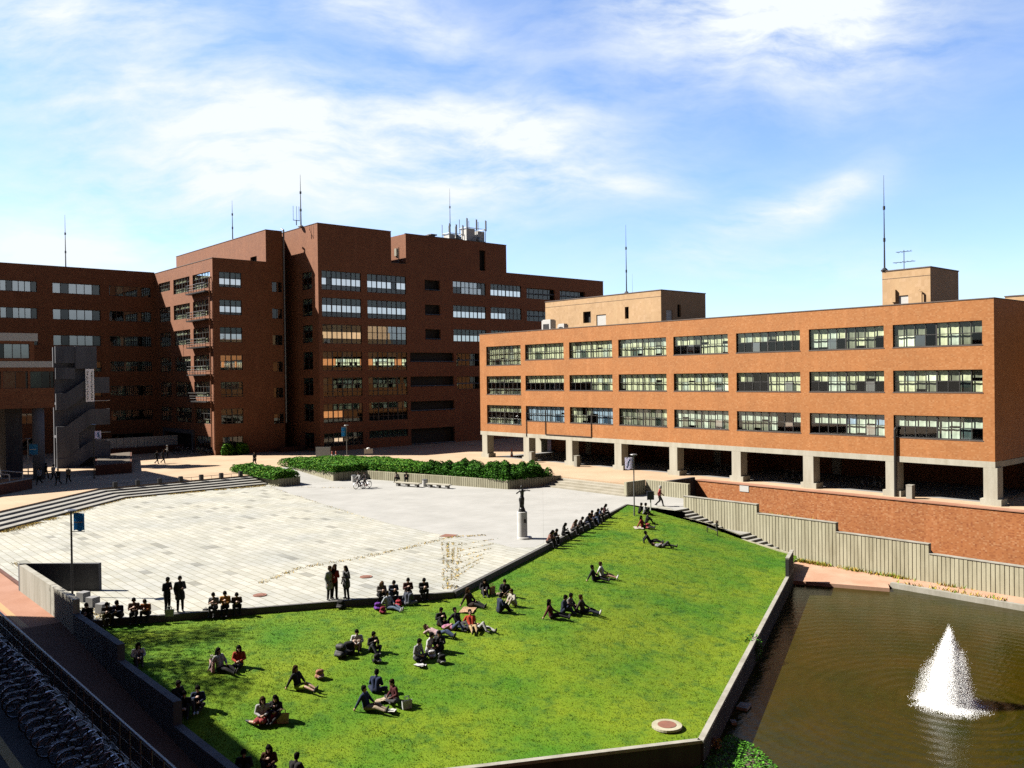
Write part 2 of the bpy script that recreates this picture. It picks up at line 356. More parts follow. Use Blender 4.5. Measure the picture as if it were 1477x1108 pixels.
struct(offs(cpoly, .004).build('plaza_concrete', 'plaza_concrete'))
struct(offs([(8.62, 46), (11.2, 46), (11.4, 54.5), (11.55, 78), (8.6, 75)], .005).build('path', 'red_path'))
mb = MB(); mb.add([(-60, -13.9, .006), (8.3, -13.9, .006), (8.3, 60, .006), (-60, 15, .006)], [(0, 1, 2, 3)]); struct(mb.build('bicycle_parking', 'asphalt'))
m, nt, b, o = newmat('tactile_yellow'); b.inputs['Base Color'].default_value = (.42, .27, .05, 1); b.inputs['Roughness'].default_value = .8; MT['tactile'] = m
mb = MB(); mb.box(5.75, 6.05, 4, 58, 0, .016); struct(mb.build('path_marking', 'tactile'))
m, nt, b, o = newmat('path_line'); b.inputs['Base Color'].default_value = (.60, .34, .12, 1); b.inputs['Roughness'].default_value = .8; MT['pline'] = m
mb = MB(); mb.box(9.55, 9.85, 46.2, 71, 0, .011); struct(mb.build('path_marking', 'pline'))
mb = MB(); mb.box(11.42, 11.62, 54.8, 78, 0, .1); struct(mb.build('kerb', 'brick_p'))
# sloping brick ramp beside the bicycle parking
mb = MB(); mb.prism([(8.62, 12), (11.2, 12), (11.2, 46), (8.62, 46)], -4, [-2.9, -2.9, 0, 0]); struct(mb.build('ramp_path', 'ramp_brick'))
# wide steps: five risers each
def steps(name, top, drn, n, tread, rise, mat, base=-.5):
    mb = MB()
    for i in range(n):
        k = tread*i
        pl = [(top[0][0], top[0][1])]+[]
        poly = [(p[0], p[1]) for p in top]+[(p[0]+d[0]*k+d[0]*tread, p[1]+d[1]*k+d[1]*tread) for p, d in zip(top[::-1], drn[::-1])]
        poly = [(p[0]+d[0]*k, p[1]+d[1]*k) for p, d in zip(top, drn)]+[(p[0]+d[0]*(k+tread), p[1]+d[1]*(k+tread)) for p, d in zip(top[::-1], drn[::-1])]
        z1 = T-rise*(i+1)
        h = len(poly)//2
        for j in range(h-1):
            a, b2, c, d2 = poly[j], poly[j+1], poly[2*h-2-j], poly[2*h-1-j]
            mb.prism([a, d2, c, b2], base, z1, 0)
    return mb.build(name, mat)
n1 = (.688, -.726); n2 = (.02, -1.); nc = (.36, -1.)
struct(steps('steps', [(-45, 26.1), (26.6, 93.8), (42.9, 93.8)], [n1, nc, n2], 4, .92, .16, 'step_stone'))
st = struct(steps('steps', [(65.3, 67.0), (65.3, 55.45)], [(-1., -.06), (-1., 0.)], 4, .72, .16, 'step_warm'))
mb = MB(); mb.prism([(45.4, 88.2), (49.6, 87.8), (49.6, 99), (45.4, 99)], -.3, [.006, .006, T+.004, T+.004]); struct(mb.build('ramp', 'plaza_concrete'))
# walkway stairs down beside the lawn
mb = MB()
for i in range(8): mb.box(58.9, 60.8, 46.9-.5*(i+1), 46.9-.5*i, -4, -.165*(i+1))
mb.box(58.9, 60.8, 40.7, 42.9, -4, -1.33)
for i in range(8): mb.box(58.9, 60.8, 40.7-.5*(i+1), 40.7-.5*i, -4, -1.33-.165*(i+1))
mb.box(58.9, 60.8, 36.4, 36.7, -4, -2.8)
struct(mb.build('steps', 'step_stone'))
mb = MB(); mb.box(58.68, 58.9, 45.8, 52.35, -4, -.01)
for a, b, za, zb in ((43.4, 45.8, -.66, -.42), (40.3, 43.4, -1.22, -.66), (36.0, 40.3, -2.0, -1.5)): mb.prism([(58.68, a), (58.9, a), (58.9, b), (58.68, b)], -4, [za, za, zb, zb]); struct(mb.build('kerb', 'conc'))
# lawn: a chevron-shaped slope
def edgeY(x): return 37.7+.48*abs(x-28.4)
def lowY(x): return 20.1+(.472*(x-26.4) if x > 26.4 else .52*(26.4-x))
ZP = [(0, -.31), (3, -.38), (6.5, -.62), (9, -.88), (13, -1.6), (16, -2.02), (17.5, -2.14)]
def lawnz(x, y):
    e, l = edgeY(x), lowY(x); s = min(max((e-y)/(e-l), 0), 1)*17.5
    z = float(np.interp(s, [p[0] for p in ZP], [p[1] for p in ZP]))
    return z+.28*max(0, (x-50)/9)*math.exp(-(s/5)**2)
def on_lawn(px, py):
    z = -1.
    for _ in range(12):
        p = at(px, py, z); z = .5*z+.5*lawnz(p[0], p[1])
    return Vector((p[0], p[1], lawnz(p[0], p[1])))
NX, NY = 190, 90; V = []; 
for i in range(NX+1):
    x = 11.5+(58.7-11.5)*i/NX
    for j in range(NY+1):
        y = edgeY(x)+(lowY(x)-edgeY(x))*j/NY
        V.append((x, y, lawnz(x, y)+random.uniform(-.012, .012)))
F = [(i*(NY+1)+j, i*(NY+1)+j+1, (i+1)*(NY+1)+j+1, (i+1)*(NY+1)+j) for i in range(NX) for j in range(NY)]
def f_lawn(nt, p):
    a = noise(nt, p, .22, 5, .6); c2 = noise(nt, p, 1.4, 5, .65); g = noise(nt, p, 11, 4, .75); d = noise(nt, p, .5, 6, .7)
    c = ramp(nt, a, [(.36, (.08, .24, .003)), (.62, (.22, .32, .005))])
    c = mixc(nt, ramp(nt, c2, [(.5, 0.), (.72, .75)]), c, (.02, .12, .008))
    c = mixc(nt, ramp(nt, d, [(.66, 0.), (.8, .6)]), c, (.24, .2, .06))
    return mixc(nt, .75, c, ramp(nt, g, [(.28, .8), (.72, 1.3)]), 'MULTIPLY'), g
groundmat('lawn_soil', f_lawn, 1.)
lw = npmesh('lawn', np.array(V), np.array(F), ['lawn_soil']); struct(lw)
lw.data.polygons.foreach_set('use_smooth', [True]*len(F))
# grass blades on the lawn, denser near the camera
m, nt, b, o = newmat('grass_blade'); p = pos(nt); c = ramp(nt, noise(nt, p, .22, 5, .6), [(.36, (.088, .275, .003)), (.62, (.25, .365, .005))])
c = mixc(nt, ramp(nt, noise(nt, p, 1.4, 5, .65), [(.5, 0.), (.66, .95)]), c, (.025, .15, .010)); c = mixc(nt, ramp(nt, noise(nt, p, .5, 6, .7), [(.66, 0.), (.8, .6)]), c, (.29, .25, .07))
sn = nd(nt, 'ShaderNodeVectorMath', operation='SNAP'); lk(nt, p, sn.inputs[0]); sn.inputs[1].default_value = (.05, .05, 9)
wn = nd(nt, 'ShaderNodeTexWhiteNoise', noise_dimensions='3D'); lk(nt, sn.outputs[0], wn.inputs['Vector'])
lk(nt, mixc(nt, 1., c, ramp(nt, wn.outputs['Value'], [(0, .78), (1, 1.15)]), 'MULTIPLY'), b.inputs['Base Color']); b.inputs['Roughness'].default_value = .85; b.inputs['Specular IOR Level'].default_value = .04
MT['blade'] = m
N = 300000
gx = 11.6+(58.6-11.6)*RNG.random(N)**1.25; e = 37.7+.48*np.abs(gx-28.4); l = np.where(gx > 26.4, 20.1+.472*(gx-26.4), 20.1+.52*(26.4-gx))
t = RNG.random(N); gy = e+(l-e)*t; s = t*17.5
gz = np.interp(s, [q[0] for q in ZP], [q[1] for q in ZP])+.28*np.maximum(0, (gx-50)/9)*np.exp(-(s/5)**2)
def blades(gx, gy, gz, h, w, lean=.6):
    n = len(gx); a = RNG.random(n)*2*PI; hh = h*(.5+RNG.random(n)); ww = w*(.6+.8*RNG.random(n)); la = RNG.random(n)*2*PI
    V = np.empty((n, 3, 3)); V[:, 0, 0] = gx-np.cos(a)*ww; V[:, 0, 1] = gy-np.sin(a)*ww; V[:, 1, 0] = gx+np.cos(a)*ww; V[:, 1, 1] = gy+np.sin(a)*ww
    V[:, 0, 2] = V[:, 1, 2] = gz-.01; V[:, 2, 0] = gx+np.cos(la)*hh*lean; V[:, 2, 1] = gy+np.sin(la)*hh*lean; V[:, 2, 2] = gz+hh
    return V.reshape(-1, 3), np.arange(3*n).reshape(n, 3)
V, F = blades(gx, gy, gz, .036, .011); tag(npmesh('grass', V, F, ['blade']), 'short yellow green grass covering the sloping lawn', 'grass', kind='stuff')
# pond
m, nt, b, o = newmat('pond_water'); p = pos(nt)
b.inputs['Base Color'].default_value = (.028, .021, .007, 1); b.inputs['Roughness'].default_value = .09; b.inputs['IOR'].default_value = 1.33; b.inputs['Specular IOR Level'].default_value = .12
a = noise(nt, p, .35, 4, .6); a2 = noise(nt, p, 2.2, 4, .6)
c = ramp(nt, a, [(.3, (.032, .036, .001)), (.7, (.062, .043, .002))]); c = mixc(nt, .5, c, ramp(nt, a2, [(.3, .5), (.7, 1.)]), 'MULTIPLY'); lk(nt, c, b.inputs['Base Color'])
FC = at(1370, 1016, -3.2)
dst = nd(nt, 'ShaderNodeVectorMath', operation='DISTANCE'); lk(nt, p, dst.inputs[0]); dst.inputs[1].default_value = (FC[0], FC[1], -3.2)
wob = noise(nt, p, .5, 3); ph = math_n(nt, 'ADD', math_n(nt, 'MULTIPLY', dst.outputs['Value'], 9.), math_n(nt, 'MULTIPLY', wob, 7.))
rings = math_n(nt, 'MULTIPLY', math_n(nt, 'SINE', ph), math_n(nt, 'DIVIDE', 1.6, math_n(nt, 'ADD', dst.outputs['Value'], 1.5)))
w1 = noise(nt, scl(nt, p, (1.2, 2.2, 1)), 2.4, 4, .6)
h = math_n(nt, 'ADD', math_n(nt, 'MULTIPLY', rings, 1.0), w1); bump(nt, b, h, .36, .05); MT['water'] = m
struct(offs([(10, -30), (90, -30), (90, 20), (57, 34.5), (20, 34)], -3.2).build('water', 'water'))
mb = MB(); e = [tuple(at(x, y, -2.95)[:2]) for x, y in ((1139, 837), (1283, 848.5))]
mb.prism([(58.4, 28.3), (58.4, -30), (61.2, -30), (60.8, 36.4), (58.7, 36.3), (54.2, 33.3), e[0], e[1]], -4, -2.95); struct(mb.build('pond_terrace_pavement', 'pink_paver'))
mb = MB(); mb.box(58.38, 58.75, -30, 28.15, -3.3, -2.85); struct(mb.build('kerb', 'concl'))
# soil behind the ribbed wall, stepping down with it
mb = MB()
for y1, y0, z in ((YR, 47.6, -1.1), (47.6, 39.6, -1.85), (39.6, 31.5, -2.65), (31.5, -40, -3.35)): mb.box(61.15, 72.2, y0, y1, -4, z)
struct(mb.build('soil_ground', 'soil'))
# ================================================================ WALLS
def ribbed(pts, zt, zb, thick, mat, name, rib=.28, gap=.05, dep=.03, parent=None, base=None):
    """board-formed wall along pts (plan), ribs on its left-hand side, zt/zb per point"""
    mb = MB()
    for (a, b), (t0, t1), (b0, b1) in zip(zip(pts, pts[1:]), zip(zt, zt[1:]), zip(zb, zb[1:])):
        a = Vector(a); b = Vector(b); L = (b-a).length; d = (b-a)/L; n = Vector((-d.y, d.x)); k = max(2, int(L/rib))
        A = a+n*dep; 
        mb.prism([tuple(a), tuple(a-n*thick), tuple(b-n*thick), tuple(b)], [b0, b0, b1, b1], [t0, t0, t1, t1])
        for i in range(k):
            s0 = L*i/k+gap/2; s1 = L*(i+1)/k-gap/2; ta = t0+(t1-t0)*s0/L-.03; tb = t0+(t1-t0)*s1/L-.03; p0 = a+d*s0; p1 = a+d*s1
            ja = random.uniform(-.006, .012)
            mb.prism([tuple(p0+n*(dep+ja)), tuple(p0), tuple(p1), tuple(p1+n*(dep+ja))], [b0, b0, b1, b1], [ta, ta, tb, tb])
    return mb.build(name, mat, parent, base if base is not None else (pts[0][0], pts[0][1], zb[0]))
secs = [(47.44, 40.12, .97), (40.12, 33.36, .28), (33.36, 26.57, -.37), (26.57, 19.8, -1.02), (19.8, 8, -1.67)]
w2 = thing('ribbed_wall', 'long pale ribbed concrete wall stepping down towards the pond', 'wall', (60.8, 47.44, -3))
for y1, y0, zt in secs:
    o = ribbed([(60.8, y0), (60.8, y1)], [zt]*2, [-3.3]*2, .32, 'conc', 'wall_section', parent=w2)
    mb = MB(); mb.box(60.72, 61.16, y0+.01, y1-.01, zt, zt+.05); mb.build('coping', 'concl', o)
# wall beside the right-hand steps and its return to the brick retaining wall
w1_ = thing('ribbed_wall', 'short ribbed concrete wall between the pale steps and the red coated walker', 'wall', (62.4, 55.4, 0))
ribbed([(65.18, 55.4), (62.45, 55.4)], [1.38]*2, [-.1]*2, .3, 'conc', 'wall_section', parent=w1_)
ribbed([(65.2, 50.3), (65.2, 55.36)], [1.38]*2, [-.1]*2, .3, 'conc', 'wall_section', parent=w1_)
ribbed([(71.95, YR), (65.56, YR)], [1.1]*2, [-2.]*2, .28, 'concd', 'wall_section', parent=w1_)  # darker concrete here paints in the shade on the return
bw = MB(); bw.box(71.9, 72.3, -40, YR-.06, -4, T-.01); bo = bw.build('brick_retaining_wall', 'brick_w', None, (72, 50, -1))
tag(bo, 'long orange brick retaining wall below the arcade terrace', 'wall')
cb = MB(); y = YR-.1
while y > 6:
    cb.box(71.82, 72.9, y-1.19, y, T, T+.07); y -= 1.2
cb.build('coping', 'red_path', bo)
mb = MB(); a = onx(1067, 700, 71.88); b2 = onx(1080, 710, 71.88); mb.box(71.85, 71.89, b2[1], a[1], b2[2], a[2]); tag(mb.build('wall_plate', 'white', None, (71.87, a[1], a[2])), 'small white plate fixed on the orange brick retaining wall', 'plate')
# stepped concrete wall at the left of the lawn
LW = thing('concrete_wall', 'stained grey concrete wall stepping down along the brick ramp', 'wall', (11.35, 54.4, 0))
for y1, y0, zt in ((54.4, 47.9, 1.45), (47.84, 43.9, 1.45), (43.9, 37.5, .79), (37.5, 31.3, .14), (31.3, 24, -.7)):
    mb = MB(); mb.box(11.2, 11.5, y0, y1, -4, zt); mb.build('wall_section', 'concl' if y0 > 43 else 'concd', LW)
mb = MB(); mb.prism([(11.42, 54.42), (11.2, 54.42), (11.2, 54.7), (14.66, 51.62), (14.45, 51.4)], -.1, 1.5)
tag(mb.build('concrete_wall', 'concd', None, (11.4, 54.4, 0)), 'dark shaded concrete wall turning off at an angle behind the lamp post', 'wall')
# lawn edge walls
pw = thing('lawn_retaining_wall', 'dark retaining wall with pale coping along the pond side of the lawn', 'wall', (26.4, 20, -3))
def seg(a, b, t, z0, z1, name, mat, par, e0=0., e1=0.):
    a = Vector(a); b = Vector(b); d = (b-a).normalized(); n = Vector((-d.y, d.x)); a2 = a-d*e0; b2 = b+d*e1; m = MB()
    m.prism([tuple(a2), tuple(a2-n*t), tuple(b2-n*t), tuple(b2)], z0, z1); return m.build(name, mat, par)
K0 = (26.4, 20.05); K1 = (54.35, 33.25); K2 = (11.5, 27.8)
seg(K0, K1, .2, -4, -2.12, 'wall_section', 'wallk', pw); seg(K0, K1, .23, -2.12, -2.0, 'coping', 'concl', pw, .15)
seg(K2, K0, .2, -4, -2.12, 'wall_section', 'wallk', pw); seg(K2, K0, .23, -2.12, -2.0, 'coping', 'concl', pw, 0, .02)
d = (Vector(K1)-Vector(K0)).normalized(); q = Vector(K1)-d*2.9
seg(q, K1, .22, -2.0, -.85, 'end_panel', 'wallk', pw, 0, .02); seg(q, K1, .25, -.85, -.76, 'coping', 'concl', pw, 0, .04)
# dark face of the kerb people sit on
mb = MB()
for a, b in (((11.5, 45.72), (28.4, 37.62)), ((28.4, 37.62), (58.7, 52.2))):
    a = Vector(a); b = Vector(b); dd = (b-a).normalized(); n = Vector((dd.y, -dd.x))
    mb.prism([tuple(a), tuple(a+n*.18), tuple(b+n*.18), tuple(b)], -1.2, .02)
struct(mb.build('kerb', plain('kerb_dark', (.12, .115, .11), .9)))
# ================================================================ RIGHT BUILDING
RB = thing('brick_building', 'orange brick four storey building raised on pale columns', 'building', (74, 60, T))
Y0, Y1 = 27.15, 91.4; PX = ('x', 74.0); RT = 17.15
xs = [(1288, 1417), (1167, 1275), (1062, 1154), (971.5, 1050), (892, 961), (821, 883), (757.5, 813), (701.5, 751)][::-1]
bays = [(onx(r, 520, 74.)[1], onx(l, 520, 74.)[1]) for l, r in xs]
zr = [(13.55, 15.47), (9.74, 11.57), (5.9, 7.77)]
holes = []
for i, (a, b) in enumerate(bays):
    for j, (c, dd) in enumerate(zr): holes.append((a, b, c-(.55 if i == 0 else 0), dd))
mb = MB(); facade(mb, PX, Y0, Y1, 4.27, RT, holes, 1.5, 0, 1)
north = [(80+7.5*i, 85.5+7.5*i, c, dd) for i in range(4) for c, dd in zr]
facade(mb, ('y', Y1, -1), 74, 112, 4.27, RT, north, 1.2, 0, 1)
mb.quad((74, Y0, 4.27), (112, Y0, 4.27), (112, Y0, RT), (74, Y0, RT)); mb.quad((112, Y0, T), (112, Y1, T), (112, Y1, RT), (112, Y0, RT))
mb.quad((74.3, Y0+.3, 16.7), (112, Y0+.3, 16.7), (112, Y1-.3, 16.7), (74.3, Y1-.3, 16.7), 2); mb.quad((74.02, Y0, 4.2), (112, Y0, 4.2), (112, Y1, 4.2), (74.02, Y1, 4.2), 3)
mb.quad((74.3, Y0, 16.7), (74.3, Y1, 16.7), (74.3, Y1, RT), (74.3, Y0, RT))
mb.build('wall', ['brick_a', 'room', 'roofm', 'beam'], RB)
mb = MB(); mb.box(73.96, 74.36, Y0-.04, Y1+.04, RT, RT+.08); mb.box(74.36, 112, Y0-.04, Y0+.3, RT, RT+.08); mb.box(74.36, 112, Y1-.3, Y1+.04, RT, RT+.08); mb.build('coping', 'roofm', RB)
mb = MB(); mb.box(73.975, 75.3, Y0-.02, Y1+.02, 3.78, 4.27); mb.box(75.3, 112, Y0-.02, Y0+1.1, 3.78, 4.24); mb.box(75.3, 112, Y1-1.1, Y1+.02, 3.78, 4.24); mb.build('beam', 'beam', RB)
mb = MB(); mb.box(86, 86.3, Y0+1, Y1-1, T, 4.19)
for yy in (83, 62, 47): mb.box(85.9, 85.98, yy-.5, yy+.5, T, 2.9, 1)
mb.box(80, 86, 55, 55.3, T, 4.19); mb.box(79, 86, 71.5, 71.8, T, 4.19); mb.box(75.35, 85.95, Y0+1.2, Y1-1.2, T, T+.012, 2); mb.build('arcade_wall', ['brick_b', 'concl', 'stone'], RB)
cys = [27.5, 35.45, 43.3, 51.15, 59.0, 66.85, 74.65, 82.3, 90.55]
for i, cy in enumerate(cys):
    mb = MB(); mb.box(73.98, 75.1, cy-.52, cy+.52, T, 3.78)
    mb.box(73.95, 75.2, cy-.52-.28, cy+.52+.26, T, T+.5); mb.build('column', 'beam', RB)
for xx in (84.5, 96, 108):
    mb = MB(); mb.box(xx-.6, xx+.6, Y0+.02, Y0+1.2, T, 3.78); mb.build('column', 'beam', RB)
    mb = MB(); mb.box(xx-.6, xx+.6, Y1-1.2, Y1-.02, T, 3.78); mb.build('column', 'beam', RB)
W3 = {0: ['pppppppp|pppppppp|pppppppp', 'pppppppp|........|mpmmpmmp', 'pppppppp|........|mmpmmpmp'],
      1: ['pppppppp|pppppppp', 'pppppppp|........', 'bbbbbbbb|bbbbbbbb'], 2: ['pppppppp|pppppppp', 'pppppppp|pppp....', 'bbbbm.mp|bbb..mpm'],
      3: ['pppppppp|pppppppp', 'pppppppp|pppppppp', 'pmmmmmmp|mmmmmmmm'], 4: ['pppppppp|pppp....', 'pppppppp|LLpppppp', 'wwwwwwww|mwmwmwmw'],
      5: ['pppppppp|........', 'pppp..pp|pppp....', 'w..wwwww|...wmmmm'], 6: ['ppmmpppp|.mpm.mpp', 'pppppwpp|.m.ppp..', 'bwwbwwww|wwww....'], 7: ['mmpp.mmm|.mpp..LL', 'ppppLppp|pm..pmpp', 'wwwwwwww|.www....']}
k = 0
for i, (a, b) in enumerate(bays):
    for j in range(3):
        h = holes[k]; k += 1
        rows = [.36, .70] if i == 0 else [.5]
        window(RB, PX, h, rows, 8, W3[i][j].split('|'), ['00000000'.replace('0', '0')]*len(rows)+['03000000' if j else '00000300'], heavy=(4,))
        s = MB(); bar(s, PX, h[0]-.05, h[1]+.05, h[2]-.07, h[2], -.03, .12); s.build('sill', 'roofm', RB)
for h in north: window(RB, ('y', Y1, -1), h, [.5], 6, ['pppppp', 'p.pp.p'], ['000000', '000000'])
# pipes and conduits on the facade
for pts, r in (([(1292, 622), (1289.5, 612)], .11),):
    y = onx(1291, 640, 73.85)[1]; mb = MB(); mb.path([(74, y-.12, 6.75), (73.85, y-.12, 6.7), (73.85, y, 6.5), (73.85, y, T)], .12, 8); mb.build('drain_pipe', 'frame', RB)
ya, yb, yc = [onx(x, 590, 73.9)[1] for x in (758.5, 786, 852)]
mb = MB(); mb.path([(73.93, ya, 7.0), (73.93, ya, 3.9)], .05, 5); mb.path([(73.93, yb, 7.2), (73.93, yb, 4.32), (73.93, ya+.1, 4.32)][:2], .05, 5); mb.path([(73.93, yb, 4.32), (73.93, yc, 4.32), (73.93, yc, 7.1)], .05, 5); mb.build('conduit', 'dmetal', RB)
# roof houses
def roofhouse(par, x0, x1, y0, y1, z0, z1, mats, holes_x, holes_y, doors_x=(), doors_y=()):
    mb = MB(); facade(mb, ('x', x0), y0, y1, z0, z1, list(holes_x)+list(doors_x), .5, 0, 1, .25); facade(mb, ('y', y0), x0, x1, z0, z1, list(holes_y)+list(doors_y), .5, 0, 1, .25)
    mb.quad((x1, y0, z0), (x1, y1, z0), (x1, y1, z1), (x1, y0, z1)); mb.quad((x0, y1, z0), (x1, y1, z0), (x1, y1, z1), (x0, y1, z1)); mb.quad((x0, y0, z1-.01), (x1, y0, z1-.01), (x1, y1, z1-.01), (x0, y1, z1-.01), 2)
    w = mb.build('roof_house', mats, par)
    m2 = MB(); m2.box(x0-.05, x1+.05, y0-.05, y1+.05, z1, z1+.1); m2.box(x0-.02, x0, y0, y1, z1-.75, z1-.72); m2.build('coping', mats[2], w)
    for pl, ds in ((('x', x0), doors_x), (('y', y0), doors_y)):
        for h in ds: m3 = MB(); bar(m3, pl, h[0]+.02, h[1]-.02, h[2]+.02, h[3]-.02, .1, .16); m3.build('door', 'white', w)
    return w
roofhouse(RB, 84, 92.9, 68.6, 89.1, 16.7, 21.75, ['tan', 'room', 'roofm'], [(80.4, 81.8, 18.45, 19.95), (73.8, 74.45, 18.6, 20.1)], [(87.15, 87.85, 18.6, 20.15)], [(77.7, 79.4, 16.75, 19.4)], [(85.0, 86.2, 16.75, 19.4)])
roofhouse(RB, 84, 90.3, 36.36, 41.0, 16.7, 21.25, ['tan', 'room', 'roofm'], [], [], [(38.45, 39.45, 16.75, 18.8)])
roofhouse(RB, 86, 100, 10, 30.6, 10, 18.1, ['tan', 'room', 'roofm'], [], [])
mb = MB(); mb.path([(83.8, 37.1, 17.6), (83.8, 37.1, 19), (83.8, 37.4, 19.2), (84, 37.4, 19.2)], .08, 6); mb.box(83.75, 84, 39.6, 40, 18.2, 19.4); mb.build('vent_pipe', 'tan', RB)
# ================================================================ LEFT BUILDINGS
ZT = [27.48, 23.5, 19.55, 15.55, 11.68, 7.8, 3.9]; WH = 2.84
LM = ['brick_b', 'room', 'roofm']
TB = thing('brick_tower_building', 'tall dark brown brick tower block with a notched parapet and roof masts', 'building', (63.3, 115.5, T))
PY = ('y', 115.5); TOP = 29.45
def zs_of(i, h=WH): return (max(1.4, ZT[i]-h), ZT[i]) if i < 6 else (1.45, 3.45)
H = []; spec = []
for i in range(7):
    a, b = zs_of(i); H.append((63.9, 70.55, a, b)); spec.append((i, 'b1')); H.append((71.65, 78.75, a if i < 6 else 2.3, b)); spec.append((i, 'b2'))
rec = []
for i in range(3): rec.append((82.35, 85.4, ZT[i]-1.95, ZT[i]-.25))
for z1, z0 in ((15.5, 13.98), (11.68, 10.05), (7.72, 6.15), (3.37, T)): rec.append((79.35, 88.0, z0, z1))
w3 = []
for i in range(3):
    w3 += [(88.05, 95.03, ZT[i]-2.15, ZT[i]-.1), (96.1, 103.1, ZT[i]-2.1, ZT[i]-.08), (104.4, 111.3, ZT[i]-2.2, ZT[i]-.3), (112.6, 119.2, ZT[i]-2.2, ZT[i]-.3)]
w3 += [(88.6, 93.5, ZT[i]-2.2, ZT[i]-.1) for i in (3, 4)]
mb = MB()
facade(mb, PY, 63.3, 124.2, T, TOP, H+w3, 1.3, 0, 1); 
mb2 = MB(); facade(mb2, PY, 63.3, 76.05, TOP, 34.3, [], 1, 0, 1); facade(mb2, PY, 78.8, 99.75, TOP, 34.25, [(93.75, 95.05, 29.5, 32.95)], .8, 0, 1, .3)
# cut the recesses through the main facade by building it from one call
mb = MB(); facade(mb, PY, 63.3, 124.2, T, TOP, H+w3+rec, 1.3, 0, 1)
mb.v += []; n = len(mb.v); mb.v += mb2.v; mb.f += [[i+n for i in f] for f in mb2.f]; mb.m += mb2.m
LX = ('x', 63.3); HL = [(117.4, 120.5, ZT[i]-2.62 if i < 6 else 1.2, ZT[i] if i < 6 else 3.5) for i in range(7)]
facade(mb, LX, 115.5, 126.3, T, TOP, HL, 1.1, 0, 1); facade(mb, LX, 115.5, 126.3, TOP, 34.3, [], 1)
mb.quad((76.05, 115.5, TOP), (76.05, 130, TOP), (76.05, 130, 34.3), (76.05, 115.5, 34.3)); mb.quad((63.3, 130, T), (76.05, 130, T), (76.05, 130, 34.3), (63.3, 130, 34.3))
mb.quad((63.3, 126.3, T), (63.3, 130, T), (63.3, 130, 34.3), (63.3, 126.3, 34.3)); mb.quad((63.3, 115.5, 34.2), (76.05, 115.5, 34.2), (76.05, 130, 34.2), (63.3, 130, 34.2), 2)
for x in (78.8, 99.75): mb.quad((x, 115.5, TOP), (x, 128, TOP), (x, 128, 34.25), (x, 115.5, 34.25))
mb.quad((78.8, 128, TOP), (99.75, 128, TOP), (99.75, 128, 34.25), (78.8, 128, 34.25)); mb.quad((78.8, 115.5, 34.15), (99.75, 115.5, 34.15), (99.75, 128, 34.15), (78.8, 128, 34.15), 2)
mb.quad((63.3, 117, 29.2), (124.2, 117, 29.2), (124.2, 140, 29.2), (63.3, 140, 29.2), 2); mb.quad((124.2, 115.5, T), (124.2, 140, T), (124.2, 140, TOP), (124.2, 115.5, TOP)); mb.quad((76, 140, T), (124.2, 140, T), (124.2, 140, TOP), (76, 140, TOP))
# lift core beside it and the recess between
CX = ('x', 58.35); CY = ('y', 122.1)
cw = [(59.25, 60.85, ZT[i]-2.9, ZT[i]-1.4) for i in range(6)]
facade(mb, CY, 58.35, 61.0, T, 33.7, cw, .9, 0, 1); facade(mb, CX, 122.1, 158, 28.6, 33.7, [(125.2, 127.4, 28.9, 30.2)], .6, 0, 1, .25)
mb.quad((61.0, 122.1, T), (61.0, 126.3, T), (61.0, 126.3, 33.7), (61.0, 122.1, 33.7)); mb.quad((58.35, 122.1, 33.6), (61.0, 122.1, 33.6), (61.0, 158, 33.6), (58.35, 158, 33.6), 2)
rw = [(61.15, 63.1, ZT[i]-2.6, ZT[i]-.4) for i in range(6)]
facade(mb, ('y', 126.3), 61.0, 63.3, T, 33.7, rw, .9, 0, 1); mb.quad((61, 126.3, 33.6), (63.3, 126.3, 33.6), (63.3, 158, 33.6), (61, 158, 33.6), 2)
mb.quad((58.35, 158, T), (63.3, 158, T), (63.3, 158, 33.7), (58.35, 158, 33.7)); mb.quad((63.3, 130, T), (63.3, 158, T), (63.3, 158, 33.7), (63.3, 130, 33.7))
mb.build('wall', LM, TB)
mb = MB(); mb.box(63.25, 76.1, 115.45, 115.8, 34.3, 34.38); mb.box(63.25, 63.6, 115.8, 130, 34.3, 34.38); mb.box(78.75, 99.8, 115.45, 115.8, 34.25, 34.33); mb.box(99.85, 124.25, 115.45, 115.8, TOP, TOP+.08); mb.box(76.1, 78.7, 115.46, 115.8, TOP, TOP+.06)
mb.box(58.3, 61.05, 122.05, 122.4, 33.7, 33.78); mb.box(58.3, 58.65, 122.4, 158, 33.7, 33.78); mb.build('coping', 'roofm', TB)
def rs(n, letters, w): return ''.join(random.choices(letters, w, k=n))
for h, (i, b) in zip(H, spec):
    if b == 'b2' and i == 6: window(TB, PY, h, [], 8, ['tttttttt'], ['11111111']); continue
    up = {0: 'tttt..tt' if b == 'b1' else 'tt..t.t.', 1: '..tttttt' if b == 'b1' else 'tt..tttt', 2: '..tt....' if b == 'b1' else 'bbbbbbbb', 3: 'tt..tt..', 4: rs(8, 't.', (2, 3)), 5: 'mmmmtttt', 6: 'mmtttttt'}[i]
    mid = '........' if i < 4 else {4: rs(8, '.m', (5, 1)), 5: '........', 6: 'tt.m....'}[i]
    if b == 'b2' and i == 2: mid = 'bbbbbbbb'
    g = {0: '22222222', 1: '22222222', 2: '22222222', 3: '22222222', 4: '11111111', 5: '22221111' if b == 'b1' else '11111111', 6: '11221111'}[i]
    if b == 'b2' and i == 2: g = '33333333'
    if i == 0 and b == 'b1': g = '21222222'
    if i == 0 and b == 'b2': g = '22222122'
    ug = '33333333' if (b == 'b2' and i == 2) else '11111111'
    window(TB, PY, h, [.37, .74], 8, [up, mid, '........'], [ug, g, '11111111'], heavy=(2, 4, 6), thick=.07)
